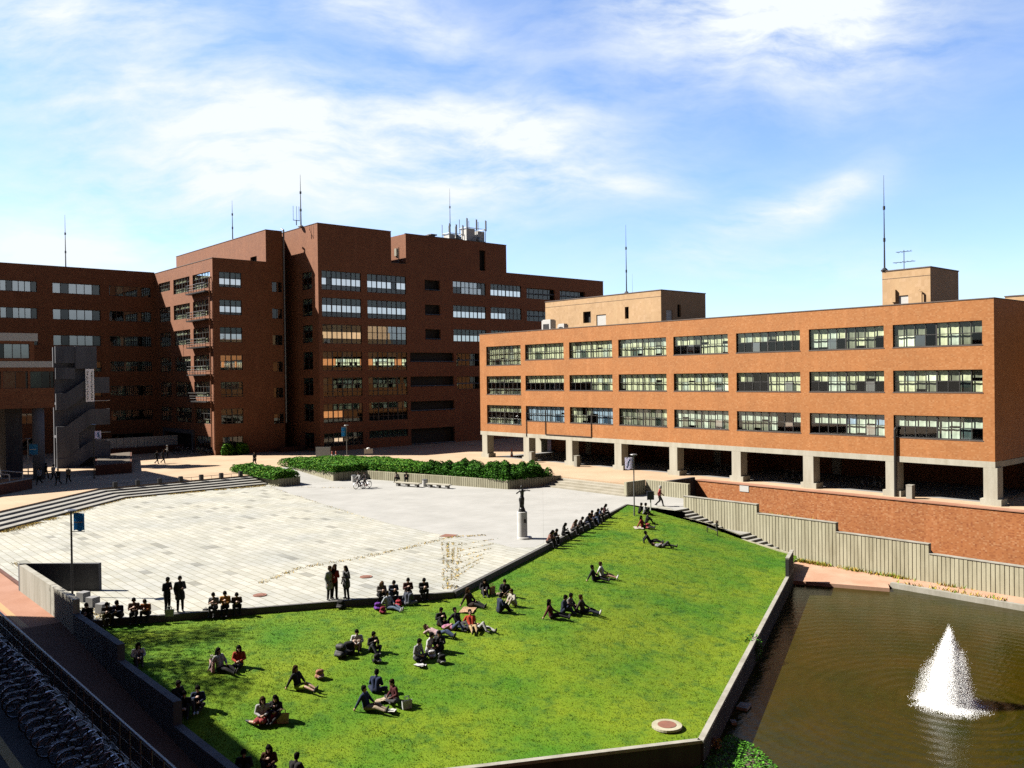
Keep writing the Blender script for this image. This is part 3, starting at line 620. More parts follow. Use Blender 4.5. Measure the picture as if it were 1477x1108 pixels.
for q, h in enumerate(w3):
    i = q//4 if q < 12 else 3
    k = q % 4 if q < 12 else 0
    if k < 2 and q < 12: window(TB, PY, h, [.48], 8, ['tttttt..' if k == 0 else 'tt....tt', '........'], [['33333311', '11111111'][k] if i == 0 and k == 0 else '11111111', ['11333331', '22222222'][k] if i == 0 else ('22222222' if k == 0 else '22221111')], heavy=(2, 4, 6), thick=.07)
    else:
        window(TB, PY, h, [.5], 6, ['......', '......'], ['111111', '111111'], set_=.7, thick=.07)
        mb = MB(); mb.tube(fp(PY, h[0], h[2]+.95, .1), fp(PY, h[1], h[2]+.95, .1), .05, n=5); mb.build('rail', 'metal', TB)
for h in rec:
    mb = MB(); bar(mb, PY, h[0]+.05, h[1]-.05, h[2]+.01, h[3]-.01, .9, .95); mb.build('recess_screen', 'room', TB)
    mb = MB(); mb.tube(fp(PY, h[0], h[2]+.12, -.05), fp(PY, h[1], h[2]+.12, -.05), .045, n=5); mb.build('rail', 'metal', TB)
for i, h in enumerate(HL): window(TB, LX, h, [.34, .72], 2, ['tt', '..', 'tm' if i < 3 else '..'], ['00', '00', '00'] if i < 3 else ['11', '11', '11'], thick=.09)
for h in cw: window(TB, CY, h, [], 2, ['..'], ['11'])
for h in rw: window(TB, ('y', 126.3), h, [.5], 2, ['..', '..'], ['11', '11'])
mb = MB(); mb.path([(61.15, 121.9, 33.9), (61.15, 121.9, 14), (61.15, 121.9, 5)], .13, 8); mb.path([(61.15, 121.9, 33.9), (61.15, 122.6, 34.2)], .13, 8); mb.build('drain_pipe', 'metal', TB)
mb = MB(); mb.box(59, 62.9, 119.5, 120.6, T, 1.5); mb.build('step_bench', 'brick_p', TB)
# wing with the little balconies
WB = thing('brick_wing_building', 'brown brick wing with dark metal balconies on its sunlit face', 'building', (50.2, 122.1, T)); RZ = 28.9
WX = ('x', 50.2); mb = MB()
hy = [(51.17, 54.5, ZT[i]-2.6, ZT[i]-.42) for i in range(6)]+[(51.3, 54.4, 1.5, 3.35)]
hx = []
for i in range(7):
    a, b = (ZT[i]-2.6, ZT[i]-.35) if i < 6 else (1.0, 3.4)
    hx.append((123.05, 129.5, a, b)); 
    if i < 6: hx += [(130.7, 137.3, a, b), (138.7, 143.7, a+.8 if i == 0 else a, b)]
portal = [(130.2, 141.5, T+.01, 3.55)]
facade(mb, CY, 50.2, 58.35, T, RZ, hy, 1.2, 0, 1); facade(mb, WX, 122.1, 145.6, T, RZ, hx+portal, 1.6, 0, 1)
mb.quad((50.2, 122.1, RZ-.1), (58.35, 122.1, RZ-.1), (58.35, 158, RZ-.1), (50.2, 158, RZ-.1), 2); mb.build('wall', LM, WB)
mb = MB(); mb.box(50.15, 58.33, 122.05, 122.35, RZ, RZ+.08); mb.box(50.15, 50.45, 122.35, 145.6, RZ, RZ+.08); mb.build('coping', 'roofm', WB)
for i, h in enumerate(hy): window(WB, CY, h, [.42, .84] if i < 6 else [.5], 4, [['tttt', 'LLLL', '....'], ['tttt', 'LLLL', '....'], ['tttt', '....', '....'], ['pppp', '....', '....'], ['mmmm', '..mm', '....'], ['mmmm', '..mm', '....'], ['.mm.', 'mmm.']][i], [['1111', '2222', '1111'], ['1111', '2222', '1111'], ['1111', '2222', '1111'], ['3333', '2222', '1111'], ['1111', '1111', '1111'], ['1111', '1111', '1111'], ['1111', '1111']][i], heavy=(2,), thick=.07)
for q, h in enumerate(hx): window(WB, WX, h, [.33, .7], 6 if h[0] < 138 else 5, ['p.pppp' if q % 2 else 'pppp.p', '......', 'p.pmpp'], ['000000', '000000', '000000'], thick=.06, heavy=(3,))
mb = MB(); mb.box(49.9, 50.18, 129.6, 142.1, 3.56, 4.1); mb.box(49.9, 50.18, 129.6, 130.19, T, 3.56); mb.box(49.9, 50.18, 141.51, 142.1, T, 3.56); mb.build('entrance_frame', 'concd', WB)
for i in range(5):
    z = ZT[i]-3.15; b = MB(); b.box(49.25, 50.17, 122.75, 129.9, z-.18, z); ba = b.build('balcony', 'dmetal', WB)
    r = MB(); 
    for zz in (z+.35, z+.7, z+1.15): r.tube((49.3, 122.8, zz), (49.3, 129.85, zz), .035, n=5); r.tube((49.3, 122.8, zz), (50.17, 122.8, zz), .035, n=5); r.tube((49.3, 129.85, zz), (50.17, 129.85, zz), .035, n=5)
    for y in np.linspace(122.8, 129.85, 8): r.tube((49.3, y, z), (49.3, y, z+1.15), .035, n=5)
    r.build('railing', 'dmetal', ba)
mb = MB(); mb.path([(50.2, 122.6, 26.3), (49.9, 122.6, 26), (49.9, 122.6, 2)], .09, 6); mb.build('drain_pipe', 'brick_b', WB)
# long shaded wing at the far left
FB = thing('brick_long_building', 'long shaded brown brick building behind the open stair tower', 'building', (20, 145.6, T)); FY = ('y', 145.6); mb = MB(); hf = []
for i in range(7):
    a, b = (ZT[i]-2.45, ZT[i]-.85) if i < 6 else (1.5, 3.2)
    hf += [(43.2, 49.6, a, b), (35.1, 41.9, a, b), (28.1, 33.0, a, b), (20.0, 26.5, a, b)]
facade(mb, FY, -14, 50.2, T, 29.05, hf, 1.2, 0, 1); mb.quad((-14, 145.6, 28.9), (50.2, 145.6, 28.9), (50.2, 160, 28.9), (-14, 160, 28.9), 2); mb.quad((-14, 145.6, T), (-14, 160, T), (-14, 160, 29), (-14, 145.6, 29)); mb.quad((-14, 160, T), (50, 160, T), (50, 160, 29), (-14, 160, 29)); mb.build('wall', LM, FB)
mb = MB(); mb.box(-14, 50.2, 145.55, 145.85, 29.05, 29.13); mb.build('coping', 'roofm', FB)
for q, h in enumerate(hf):
    i, k = q//4, q % 4
    if k == 0: window(FB, FY, h, [], 6, [random.choice(['m.p.m.', '.pm...', '..m..m'])], ['111111'], thick=.07)
    else: window(FB, FY, h, [], 6, ['w.wwwm' if i < 3 else '.m..m.'], ['313331' if i < 3 else '111111'], thick=.07, set_=.3)
# building on round columns in front of it
PB = thing('pilotis_building', 'dark brick building with pale floor bands raised on round concrete columns', 'building', (20, 107, T)); QY = ('y', 107.); mb = MB()
hq = [(18.2+2.6*i, 20.6+2.6*i, 10.9, 12.75) for i in range(-6, 3)]; hq2 = [(12.9+3.6*i, 16.2+3.6*i, 14.15, 15.75) for i in range(-6, 3)]
facade(mb, QY, -8, 25.4, 8.72, 13.18, hq, 1.2, 0, 1); facade(mb, QY, -8, 23.85, 13.85, 16.05, hq2, 1.2, 0, 1)
for x, z0, z1 in ((25.4, 8.72, 13.18), (23.85, 13.85, 16.05)): mb.quad((x, 107, z0), (x, 121, z0), (x, 121, z1), (x, 107, z1))
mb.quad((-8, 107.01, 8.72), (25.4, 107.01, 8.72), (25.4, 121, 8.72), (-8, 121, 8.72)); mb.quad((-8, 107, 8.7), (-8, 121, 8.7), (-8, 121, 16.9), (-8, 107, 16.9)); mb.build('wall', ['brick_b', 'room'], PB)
mb = MB(); mb.box(-8.1, 25.6, 106.9, 121, 13.18, 13.85); mb.box(-8.1, 24.2, 106.9, 121, 16.05, 16.9); mb.build('floor_band', 'white', PB)
for h in hq: window(PB, QY, h, [], 2, [random.choice(['.m', 'm.', 'mm', '..'])], ['11'])
for h in hq2: window(PB, QY, h, [], 4, ['.wtw'], ['1333'])
for x, y in ((24.3, 107.8), (20.4, 111), (16.6, 107.8), (12, 111), (24.3, 119.5), (8.9, 107.8), (16.6, 119.5)):
    mb = MB(); mb.tube((x, y, T), (x, y, 8.72), .6, n=18); mb.build('column', 'conct', PB, smooth=True)
mb = MB(); mb.box(21.9, 23.6, 112, 116, T, 8.7); mb.build('lift_shaft', 'concd', PB)
# open concrete stair tower
ST = thing('stair_tower', 'open grey concrete stair tower with sloping parapets and a hanging banner', 'stairs', (31, 121, T))
mb = MB(); mb.box(28.9, 33.7, 120.3, 120.6, T, 15.9); mb.build('wall', 'conct', ST)
mb = MB(); mb.box(31.2, 33.72, 119.2, 120.28, 13.2, 16.02); mb.box(28.92, 31.18, 119.26, 119.5, 13.9, 16.0); mb.box(28.92, 31.18, 119.26, 119.44, 11.9, 13.3); mb.build('upper_wall', 'conct', ST)
for z0, z1 in ((10.1, 12.1), (6.0, 8.05), (2.0, 4.0)):
    mb = MB()
    P = [(28.9, z0), (30.0, z0), (32.8, z1), (35.2, z1)]; hgt = 1.35
    for (a, za), (b, zb) in zip(P, P[1:]): mb.prism([(a, 119.2), (b, 119.2), (b, 119.45), (a, 119.45)], [za-hgt*1.5, zb-hgt*1.5, zb-hgt*1.5, za-hgt*1.5], [za, zb, zb, za])
    mb.build('parapet', 'conct', ST)
    mb = MB()
    for i in range(10):
        x = 30+.28*i; zz = z0-1.2+(z1-z0)*i/10; mb.box(x, x+.28, 119.46, 120.28, zz-.3, zz)
    mb.box(32.8, 35.2, 119.46, 120.28, z1-1.4, z1-1.1); mb.box(28.9, 30, 119.46, 120.28, z0-1.4, z0-1.1); mb.build('flight', 'conct', ST)
    if z1 < 12: mb = MB(); mb.tube((33.3, 119.1, z1+1.05), (35.2, 119.1, z1+1.05), .05, n=5); mb.build('rail', 'white', ST)
mb = MB(); mb.box(28.92, 31.5, 119.27, 119.44, T, 5); mb.build('lower_wall', 'conct', ST)
# hanging banner with two columns of characters
bn = MB(); bn.box(32.3, 33.3, 119.0, 119.04, 9.0, 13.15); bno = bn.build('hanging_banner', 'sheet', None, (32.8, 119.0, 13.15)); tag(bno, 'long white vertical banner with two columns of dark characters on the stair tower', 'banner')
tx = MB()
for cx, n, sz in ((33.03, 16, .2), (32.52, 12, .22)):
    for i in range(n):
        zc = 12.9-i*(3.75/n); s = sz
        for q in range(5):
            if random.random() < .5: x0 = cx+random.uniform(-s/2, 0); zz = zc-random.random()*s; tx.box(x0, x0+s*.6, 118.985, 118.995, zz-.016, zz+.016)
            else: x0 = cx+random.uniform(-s/2, s/2); tx.box(x0-.016, x0+.016, 118.975, 118.984, zc-s, zc-s*random.random()*.4)
tx.build('lettering', 'black', bno)
# hoarding fence
hd = thing('hoarding_fence', 'bluish white hoarding panels standing in the shade before the portal', 'fence', (44, 136, T)); x = 37.0
while x < 49.2: mb = MB(); mb.box(x, x+.96, 135.9, 135.96, T+.05, 3.15); mb.build('panel', 'white', hd); x += 1.0
mb = MB(); mb.box(37, 49.2, 135.97, 136.02, 1.2, 1.3); mb.box(37, 49.2, 135.97, 136.02, 2.7, 2.8); mb.build('rail', 'metal', hd)
mb = MB(); mb.box(34, 50.15, 133.6, 135.2, T, 1.75); tag(mb.build('planter', 'brick_p', None, (42, 134, T)), 'long low dark brick planter before the hoarding panels', 'planter')
# ================================================================ PLANTERS AND HEDGES
def leaves(name, poly, z0, z1, n, size, cols, label, cat, parent=None, kind=None, top=.25, dry=0., noi=.5):
    P = np.array(poly); lo, hi = P.min(0), P.max(0); pts = []; cx, cy = P.mean(0)
    def inside(q):
        x, y = q[:, 0], q[:, 1]; r = np.zeros(len(q), bool); j = len(P)-1
        for i in range(len(P)):
            xi, yi = P[i]; xj, yj = P[j]; c = ((yi > y) != (yj > y)) & (x < (xj-xi)*(y-yi)/(yj-yi+1e-12)+xi); r ^= c; j = i
        return r
    def dist(q):
        dmin = np.full(len(q), 9.)
        for i in range(len(P)):
            a = P[i]; b = P[(i+1) % len(P)]; ab = b-a; t = np.clip(((q-a)@ab)/(ab@ab), 0, 1); dmin = np.minimum(dmin, np.linalg.norm(q-(a+t[:, None]*ab), axis=1))
        return dmin
    q = lo+RNG.random((n*4, 2))*(hi-lo); q = q[inside(q)][:n]; n = len(q); d = dist(q)
    ph = RNG.random(6)*6; bumpy = sum(np.sin(q[:, 0]*f+ph[i])*np.cos(q[:, 1]*f*.9+ph[i+3])/(1+i*.4) for i, f in enumerate((1.3, 2.9, 5.1)))
    H = (z1-z0)*(1+noi*.3*bumpy)*np.clip(.45+d/.55, .45, 1)
    u = 1-RNG.random(n)**2*np.where(d < .4, 1., .45); z = z0+H*u
    c = np.stack([q[:, 0], q[:, 1], z], 1); ang = RNG.random(n)*2*PI; til = RNG.normal(0, .7, n); s = size*(.6+.8*RNG.random(n))
    a = np.stack([np.cos(ang), np.sin(ang), np.sin(til)*.5], 1)*s[:, None]; b = np.stack([-np.sin(ang)*np.cos(til), np.cos(ang)*np.cos(til), np.sin(til)], 1)*(s*.55)[:, None]
    V = np.stack([c-a, c+b, c+a, c-b], 1).reshape(-1, 3); F = np.arange(4*n).reshape(n, 4)
    mi = RNG.choice(len(cols), n)
    o = npmesh(name, V, F, cols, (cx, cy, z0) if parent is None else tuple(WL[parent]), mi, parent)
    if label: tag(o, label, cat, None, kind)
    return o
for k, c in dict(lf_a=(.032, .105, .008), lf_b=(.052, .165, .012), lf_c=(.018, .065, .007), lf_d=(.10, .18, .015), lf_e=(.30, .205, .035), lf_f=(.22, .155, .035)).items(): MT[k] = plain(k, c, .7, var=.25, sc_=3., spec=.08)
GREEN = ['lf_a', 'lf_b', 'lf_c', 'lf_b', 'lf_d']; DARKG = ['lf_a', 'lf_c', 'lf_b', 'lf_c']
def planter(poly, zt, ribs, label, mat='conc'):
    t = thing('planter', label, 'planter', (poly[0][0], poly[0][1], 0)); mb = MB(); mb.prism(poly, -.05, zt-.12); mb.build('soil', 'soil', t)
    for a, b in ribs: ribbed([b, a], [zt]*2, [-.05]*2, .22, mat, 'wall', parent=t)
    return t
A1 = [(42.95, 87.55), (45.4, 87.5), (45.4, 98.7), (42.95, 98.7)]
planter(A1, .85, [(A1[0], A1[1]), (A1[3], A1[0]), (A1[1], A1[2])], 'small concrete planter at the end of the wide steps')
hp = lambda pl, z0, z1, n, s, cols, lab, **k: leaves('hedge', pl, z0, z1, n, s, cols, lab, 'hedge', **k)
def core(par, poly, z0, z1):
    c = np.mean(poly, 0); mb = MB(); mb.prism([tuple(c+(np.array(p)-c)*.86) for p in poly], z0, z1); mb.build('twigs', 'lf_c', par)
hA = [(42.3, 87.4), (45.3, 87.2), (45.3, 98.9), (42.3, 98.9)]
h = hp(hA, .8, 1.6, 18000, .10, GREEN, 'low green hedge spilling over the small planter'); core(h, hA, .7, 1.35)
A2 = [(49.6, 87.65), (53.1, 87.2), (58.35, 67.75), (64.9, 66.75), (65.6, 70), (63.5, 84), (58, 99), (49.6, 100.5)]
planter(A2, .95, [(A2[0], A2[1]), (A2[1], A2[2]), (A2[2], A2[3]), (A2[7], A2[0])], 'long ribbed concrete planter behind the stone benches')
B1 = [(49.3, 87.5), (53.3, 86.8), (55.6, 79.5), (59.5, 80), (60, 92), (57, 99.5), (49.3, 101)]
h = hp(B1, .85, 1.75, 60000, .10, GREEN, 'broad bright green hedge behind the two cyclists', noi=.25); core(h, B1, .75, 1.5)
B2 = [(55.5, 79.8), (58.2, 67.6), (64, 66.8), (64.4, 72), (60.5, 80.2)]
h = hp(B2, .85, 1.9, 42000, .10, DARKG, 'darker ragged shrub bed behind the stone statue', noi=1.1); core(h, B2, .75, 1.3)
B3 = [(58, 80), (62, 72), (65, 68), (65.3, 72), (62.5, 84), (59, 90)]
tag(leaves('dry_grass', B3, .9, 1.15, 5000, .1, ['lf_e', 'lf_f', 'lf_d'], 'dry yellow grass on the planter bed before the arcade', 'grass'), kind='stuff')
# brick planters on the left terrace
p0 = [(29.9, 107.0), (33.9, 106.9), (39.6, 124.8), (34, 121.4)]
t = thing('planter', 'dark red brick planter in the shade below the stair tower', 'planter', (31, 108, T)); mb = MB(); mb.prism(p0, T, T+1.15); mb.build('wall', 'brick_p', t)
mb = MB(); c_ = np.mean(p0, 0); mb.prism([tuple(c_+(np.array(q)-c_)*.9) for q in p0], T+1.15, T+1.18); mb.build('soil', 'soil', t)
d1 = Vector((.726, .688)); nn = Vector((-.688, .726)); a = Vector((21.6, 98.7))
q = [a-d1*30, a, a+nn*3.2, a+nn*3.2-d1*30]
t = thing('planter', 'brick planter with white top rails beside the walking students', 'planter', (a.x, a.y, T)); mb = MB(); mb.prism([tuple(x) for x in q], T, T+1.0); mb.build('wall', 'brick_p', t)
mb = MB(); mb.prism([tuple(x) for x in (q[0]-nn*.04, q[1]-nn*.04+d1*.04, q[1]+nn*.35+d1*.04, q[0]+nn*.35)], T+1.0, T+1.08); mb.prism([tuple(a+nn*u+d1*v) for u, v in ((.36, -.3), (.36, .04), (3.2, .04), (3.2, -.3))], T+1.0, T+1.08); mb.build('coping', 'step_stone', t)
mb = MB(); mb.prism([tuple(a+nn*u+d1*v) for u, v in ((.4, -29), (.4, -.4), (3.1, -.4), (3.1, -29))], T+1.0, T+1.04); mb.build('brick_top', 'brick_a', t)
mb = MB()
for v in (-.6, -2.6): p1 = a+nn*.6+d1*v; p2 = a+nn*2.9+d1*v; mb.path([(p1.x, p1.y, T+1), (p1.x, p1.y, T+1.7), (p2.x, p2.y, T+1.9), (p2.x, p2.y, T+1)], .06, 5)
mb.build('handrail', 'white', t)
# shrubs at the foot of the brick wing
for cx, cy, lab in ((51.6, 120.9, 'round bright green bush at the sunlit corner of the brown brick wing'), (53.6, 120.8, 'flatter shaded bush beside the bright bush at the brick wing')):
    pl = [(cx+1.0*math.cos(i*PI/4), cy+.7*math.sin(i*PI/4)) for i in range(8)]; leaves('bush', pl, T, T+1.5, 2500, .16, GREEN, lab, 'bush')
# dry weeds along the steps and in the paving joints
wl = [((14.6, 76.8), (27.4, 90.2), .8, 7000), ((27.4, 90.2), (42.4, 89.4), .55, 3600), ((42, 88.8), (48, 80), .2, 200)]
ptp = [at(x, y, 0) for x, y in ((375, 842), (430, 820), (520, 805), (590, 790), (650, 775), (700, 772))]
wl += [(a[:2], b[:2], .35, 260) for a, b in zip(ptp, ptp[1:])]
for dx in (-12, -4, 4, 12, 16): wl.append((at(648+dx*.6, 850, 0)[:2], at(650+dx, 782, 0)[:2], .10, 420 if abs(dx) < 6 else 200))
for k in range(6): wl.append((at(658, 832-9*k, 0)[:2], at(690+6*k, 812-7*k, 0)[:2], .1, 90))
wl += [(at(20, 812, 0)[:2], at(70, 838, 0)[:2], .25, 300), (at(118, 877, 0)[:2], at(150, 893, 0)[:2], .5, 500), (at(390, 703, 0)[:2], at(540, 752, 0)[:2], .15, 200)]
Vs = []
for a, b, w, n in wl:
    a = np.array(a); b = np.array(b); d = (b-a)/np.linalg.norm(b-a); nrm = np.array([-d[1], d[0]]); t = RNG.random(n); off = RNG.normal(0, w*.5, n)
    patch = np.sin(t*17+RNG.random()*6)+np.sin(t*41) > -.9; q = a+t[:, None]*(b-a)+off[:, None]*nrm; Vs.append(q[patch])
Q = np.concatenate(Vs); V, F = blades(Q[:, 0], Q[:, 1], np.zeros(len(Q))+.005, .06, .026, 1.2)
tag(npmesh('weeds', V, F, ['lf_e', 'lf_f', 'lf_c'], mi=RNG.choice(3, len(F), p=(.6, .3, .1))), 'dry yellow weeds growing along the steps and paving joints', 'weeds', kind='stuff')
# weeds at the ribbed wall
for x0, x1, y, n in ((1143, 1170, 806, 260), (1180, 1290, 818, 260), (1300, 1325, 836, 160)):
    pass
Q = []
for yy, n in ((36, 300), (34.5, 260), (32, 120), (30, 90), (28.7, 150), (25, 60)): Q.append(np.stack([60.62-np.abs(RNG.normal(0, .18, n)), yy+RNG.normal(0, .5, n)], 1))
Q = np.concatenate(Q); V, F = blades(Q[:, 0], Q[:, 1], np.zeros(len(Q))-2.95, .22, .04, .7)
Q2 = np.stack([67+RNG.random(900)*4.8, 41.5+RNG.random(900)*6], 1); V2, F2 = blades(Q2[:, 0], Q2[:, 1], np.zeros(900)-1.85, .38, .05, .7)
Q3 = np.stack([58.56+RNG.random(160)*.5, 21+RNG.random(160)*7], 1); V3, F3 = blades(Q3[:, 0], Q3[:, 1], np.zeros(160)-2.85, .2, .04, .7)
V = np.concatenate([V, V2, V3]); F = np.arange(len(V)).reshape(-1, 3)
tag(npmesh('weeds', V, F, ['lf_e', 'lf_d', 'lf_f'], mi=RNG.choice(3, len(F))), 'tufts of dry weeds along the foot of the ribbed concrete wall', 'weeds', kind='stuff')
# ground cover by the pond
gp = [tuple(at(x, y, -3.05)[:2]) for x, y in ((900, 1106), (1000, 1096), (1040, 1066), (1055, 1060), (1092, 1078), (1122, 1108), (1130, 1200), (860, 1200))]
mb = MB(); mb.add([(x, y, -3.12) for x, y in gp], [tuple(range(8))]); struct(mb.build('soil_bank', 'soil'))
leaves('ground_cover', gp, -3.1, -2.9, 7000, .06, ['lf_b', 'lf_b', 'lf_a', 'lf_c', 'lf_a'], 'bright green ground cover plants on the bank of the pond', 'plants', kind='stuff', noi=.8)
def bush(c, r, n, sz, cols, label, cat='shrub', stems=5, name='shrub'):
    t = thing(name, label, cat, c); mb = MB()
    for i in range(stems): mb.tube(c, (c[0]+random.uniform(-1, 1)*r[0]*.7, c[1]+random.uniform(-1, 1)*r[1]*.7, c[2]+r[2]*random.uniform(.8, 1.6)), .025, .008, 5)
    mb.build('stem', 'soil', t)
    d = RNG.normal(0, 1, (n, 3)); d /= np.linalg.norm(d, axis=1)[:, None]; rad = RNG.random(n)**.4; q = np.array(c)+np.array([0, 0, r[2]])+d*rad[:, None]*np.array(r)
    ang = RNG.normal(0, 1, (n, 3)); ang /= np.linalg.norm(ang, axis=1)[:, None]; b2 = np.cross(ang, RNG.normal(0, 1, (n, 3))); b2 /= np.linalg.norm(b2, axis=1)[:, None]
    s = sz*(.6+.8*RNG.random(n))[:, None]; V = np.stack([q-ang*s, q+b2*s*.5, q+ang*s, q-b2*s*.5], 1).reshape(-1, 3)
    npmesh('foliage', V, np.arange(4*n).reshape(n, 4), cols, tuple(WL[t]), RNG.choice(len(cols), n), t); return t
p = at(1086, 950, -3.0); bush((p[0], p[1], -3.2), (.55, .55, .75), 420, .07, DARKG, 'small ragged shrub growing from the lawn wall above the pond')
p = at(1033, 1083, -3.05); bush((p[0], p[1], -3.1), (.22, .22, .3), 160, .05, ['lf_f', 'rust'], 'small withered brown shrub at the corner of the lawn wall')
for x, y, s, r, lab in ((1073, 1021, .34, .3, 'pale square block floating in the pond shade'), (1058, 1044, .16, .8, 'small white scrap floating near the pond bank')):
    p = at(x, y, -3.2); mb = MB(); mb.obox((p[0], p[1]), (s, s*.7), r, -3.26, -3.08); mb.obox((p[0], p[1]), (s*.5, s*.35), r+.1, -3.08, -3.06); tag(mb.build('floating_block', 'concl', None, (p[0], p[1], -3.2)), lab, 'block')
# ================================================================ FOUNTAIN
ft = thing('fountain', 'white foaming fountain jet rising from the brown pond', 'fountain', (FC[0], FC[1], -3.2))
m, nt, b, o = newmat('spray'); b.inputs['Base Color'].default_value = (.93, .95, .97, 1); b.inputs['Roughness'].default_value = .35; b.inputs['Subsurface Weight'].default_value = .0; MT['spray'] = m
def drops(n, fn):
    c, s = fn(n); o6 = np.array([[1, 0, -.6], [-.5, .87, -.6], [-.5, -.87, -.6], [0, 0, 1.6]]); f8 = np.array([[0, 1, 3], [1, 2, 3], [2, 0, 3], [2, 1, 0]])
    V = (c[:, None, :]+o6[None]*s[:, None, None]).reshape(-1, 3); F = (f8[None]+4*np.arange(n)[:, None, None]).reshape(-1, 3); return V, F
def jet(n):
    # tapering plume: strands of drops thrown up near the axis and falling outwards
    k = RNG.integers(0, 90, n); ka = RNG.random(90)*2*PI; kr = np.abs(RNG.normal(0, .8, 90)); top = (3.62-.75*kr)*(1-.12*RNG.random(90)); top = np.maximum(top, .5)
    h = 1-RNG.random(n)**.62; z = top[k]*h; f = 1-z/3.62
    r = (.16+.40*f**.8)*np.minimum(kr[k], 2.1)*(.75+.5*RNG.random(n)); a = ka[k]+RNG.normal(0, .22, n)
    c = np.stack([FC[0]+r*np.cos(a)+RNG.normal(0, .045+.07*f, n), FC[1]+r*np.sin(a)+RNG.normal(0, .045+.07*f, n), -3.2+z+RNG.normal(0, .03, n)], 1)
    s = (.0045+.004*RNG.random(n)**3)*np.clip(1.25-.4*r, .6, 1.2); return c, s
V, F = drops(330000, jet); npmesh('water_jet', V, F, ['spray'], tuple(WL[ft]), None, ft)
def foam(n):
    r = np.abs(RNG.normal(.0, .52, n))+.08; a = RNG.random(n)*2*PI; r = np.where(r > 1.75, 1.2*RNG.random(n), r)*(1+.06*np.sin(5*a+1)+.05*np.sin(11*a)); c = np.stack([FC[0]+r*np.cos(a), FC[1]+r*np.sin(a), -3.19+np.abs(RNG.normal(0, .10, n))*np.maximum(0, 1.4-r)], 1); return c, .006+.004*RNG.random(n)**2
V, F = drops(110000, foam); npmesh('foam', V, F, ['spray'], tuple(WL[ft]), None, ft)
mb = MB()
for k in range(9):
    a = k*2*PI/9; mb.tube((FC[0]+.12*math.cos(a), FC[1]+.12*math.sin(a), -3.3), (FC[0]+.06*math.cos(a), FC[1]+.06*math.sin(a), -3.3+2.6+.5*random.random()), .10, .015, 7)
mb.build('core_stream', 'spray', ft, smooth=True)
# ================================================================ STREET FURNITURE
def lamp(px, pyb, z, pytop, label, banner=None, mat='dmetal', r=.06, group='lamp posts around the square', base=None):
    p = base if base is not None else at(px, pyb, z); h = zof(p[0], p[1], pytop)
    t = thing('lamp_post', label, 'lamp post', (p[0], p[1], z), group)
    mb = MB(); mb.tube((p[0], p[1], z), (p[0], p[1], h-.08), r, r*.8, 10); mb.tube((p[0], p[1], z), (p[0], p[1], z+.12), r*2.4, r*2.2, 10); mb.build('pole', mat, t, smooth=False)
    mb = MB(); mb.lathe([(.02, -.08), (.24, -.05), (.32, 0), (.30, .03), (.1, .07)], (p[0], p[1], h-.05), 16); mb.build('lamp_head', 'metal', t)
    if banner:
        mat_, side, y0, y1, w = banner; a = zof(p[0], p[1], y0); b = zof(p[0], p[1], y1)
        d = Vector((RGT[0], RGT[1], 0))*side; P = Vector((p[0], p[1], 0)); n = 8
        mb = MB(); 
        for i in range(n):
            u0 = r+.05+w*i/n; u1 = r+.05+w*(i+1)/n; f = lambda u: Vector((FWD[0], FWD[1], 0))*.06*math.sin(u*6)
            q0 = P+d*u0+f(u0); q1 = P+d*u1+f(u1); sg = .05*math.sin(i*1.1)
            mb.quad((q0.x, q0.y, b+sg), (q1.x, q1.y, b+.05*math.sin((i+1)*1.1)), (q1.x, q1.y, a), (q0.x, q0.y, a))
        o = mb.build('banner', mat_, t); sm = o.modifiers.new('thickness', 'SOLIDIFY'); sm.thickness = .015
        e = MB(); e.tube((p[0], p[1], a+.03), tuple(P+d*(w+.1)+Vector((0, 0, a+.03))), .02, n=6); e.tube((p[0], p[1], b-.03), tuple(P+d*(w+.1)+Vector((0, 0, b-.03))), .02, n=6); e.build('banner_arm', 'metal', t)
        m = MB()
        if mat_ == 'purple':
            for k in range(5):
                u = .25+.5*random.random(); zz = a+(b-a)*(.2+.14*k); q = P+d*(r+.05+w*u); m.obox((q.x-FWD[0]*.07, q.y-FWD[1]*.07), (w*.09, .006), math.atan2(d.y, d.x), zz-.12, zz+.06)
            m.build('lettering', 'blue', t)
        else:
            q = P+d*(r+.05+w*.5); zz = (a+b)/2; m.obox((q.x-FWD[0]*.085, q.y-FWD[1]*.085), (w*.36, .006), math.atan2(d.y, d.x), zz-.02, zz+.04); m.build('lettering', 'white', t)
    return t
lamp(96, 862, 0, 735, 'dark lamp post with blue banner standing inside the angled concrete wall', ('blue', 1, 741, 766, .62), base=(13.0, 51.0))
p = on_lawn(915, 746); lamp(915, 746, -.35, 655, 'grey lamp post with white banner at the top of the lawn', ('purple', -1, 660, 677, .62), 'metal')
lamp(500.5, 664, T, 613, 'thin lamp post with blue banner behind the hedge', ('blue', -1, 616.5, 629.5, .55), 'metal')
lamp(136, 690, T, 612, 'lamp post with lilac banner before the stair tower', ('purple', 1, 622, 633, .75), 'dmetal')
lamp(41, 697, T, 632, 'lamp post with blue banner before the round columns', ('blue', 1, 641, 656, .95), 'metal')
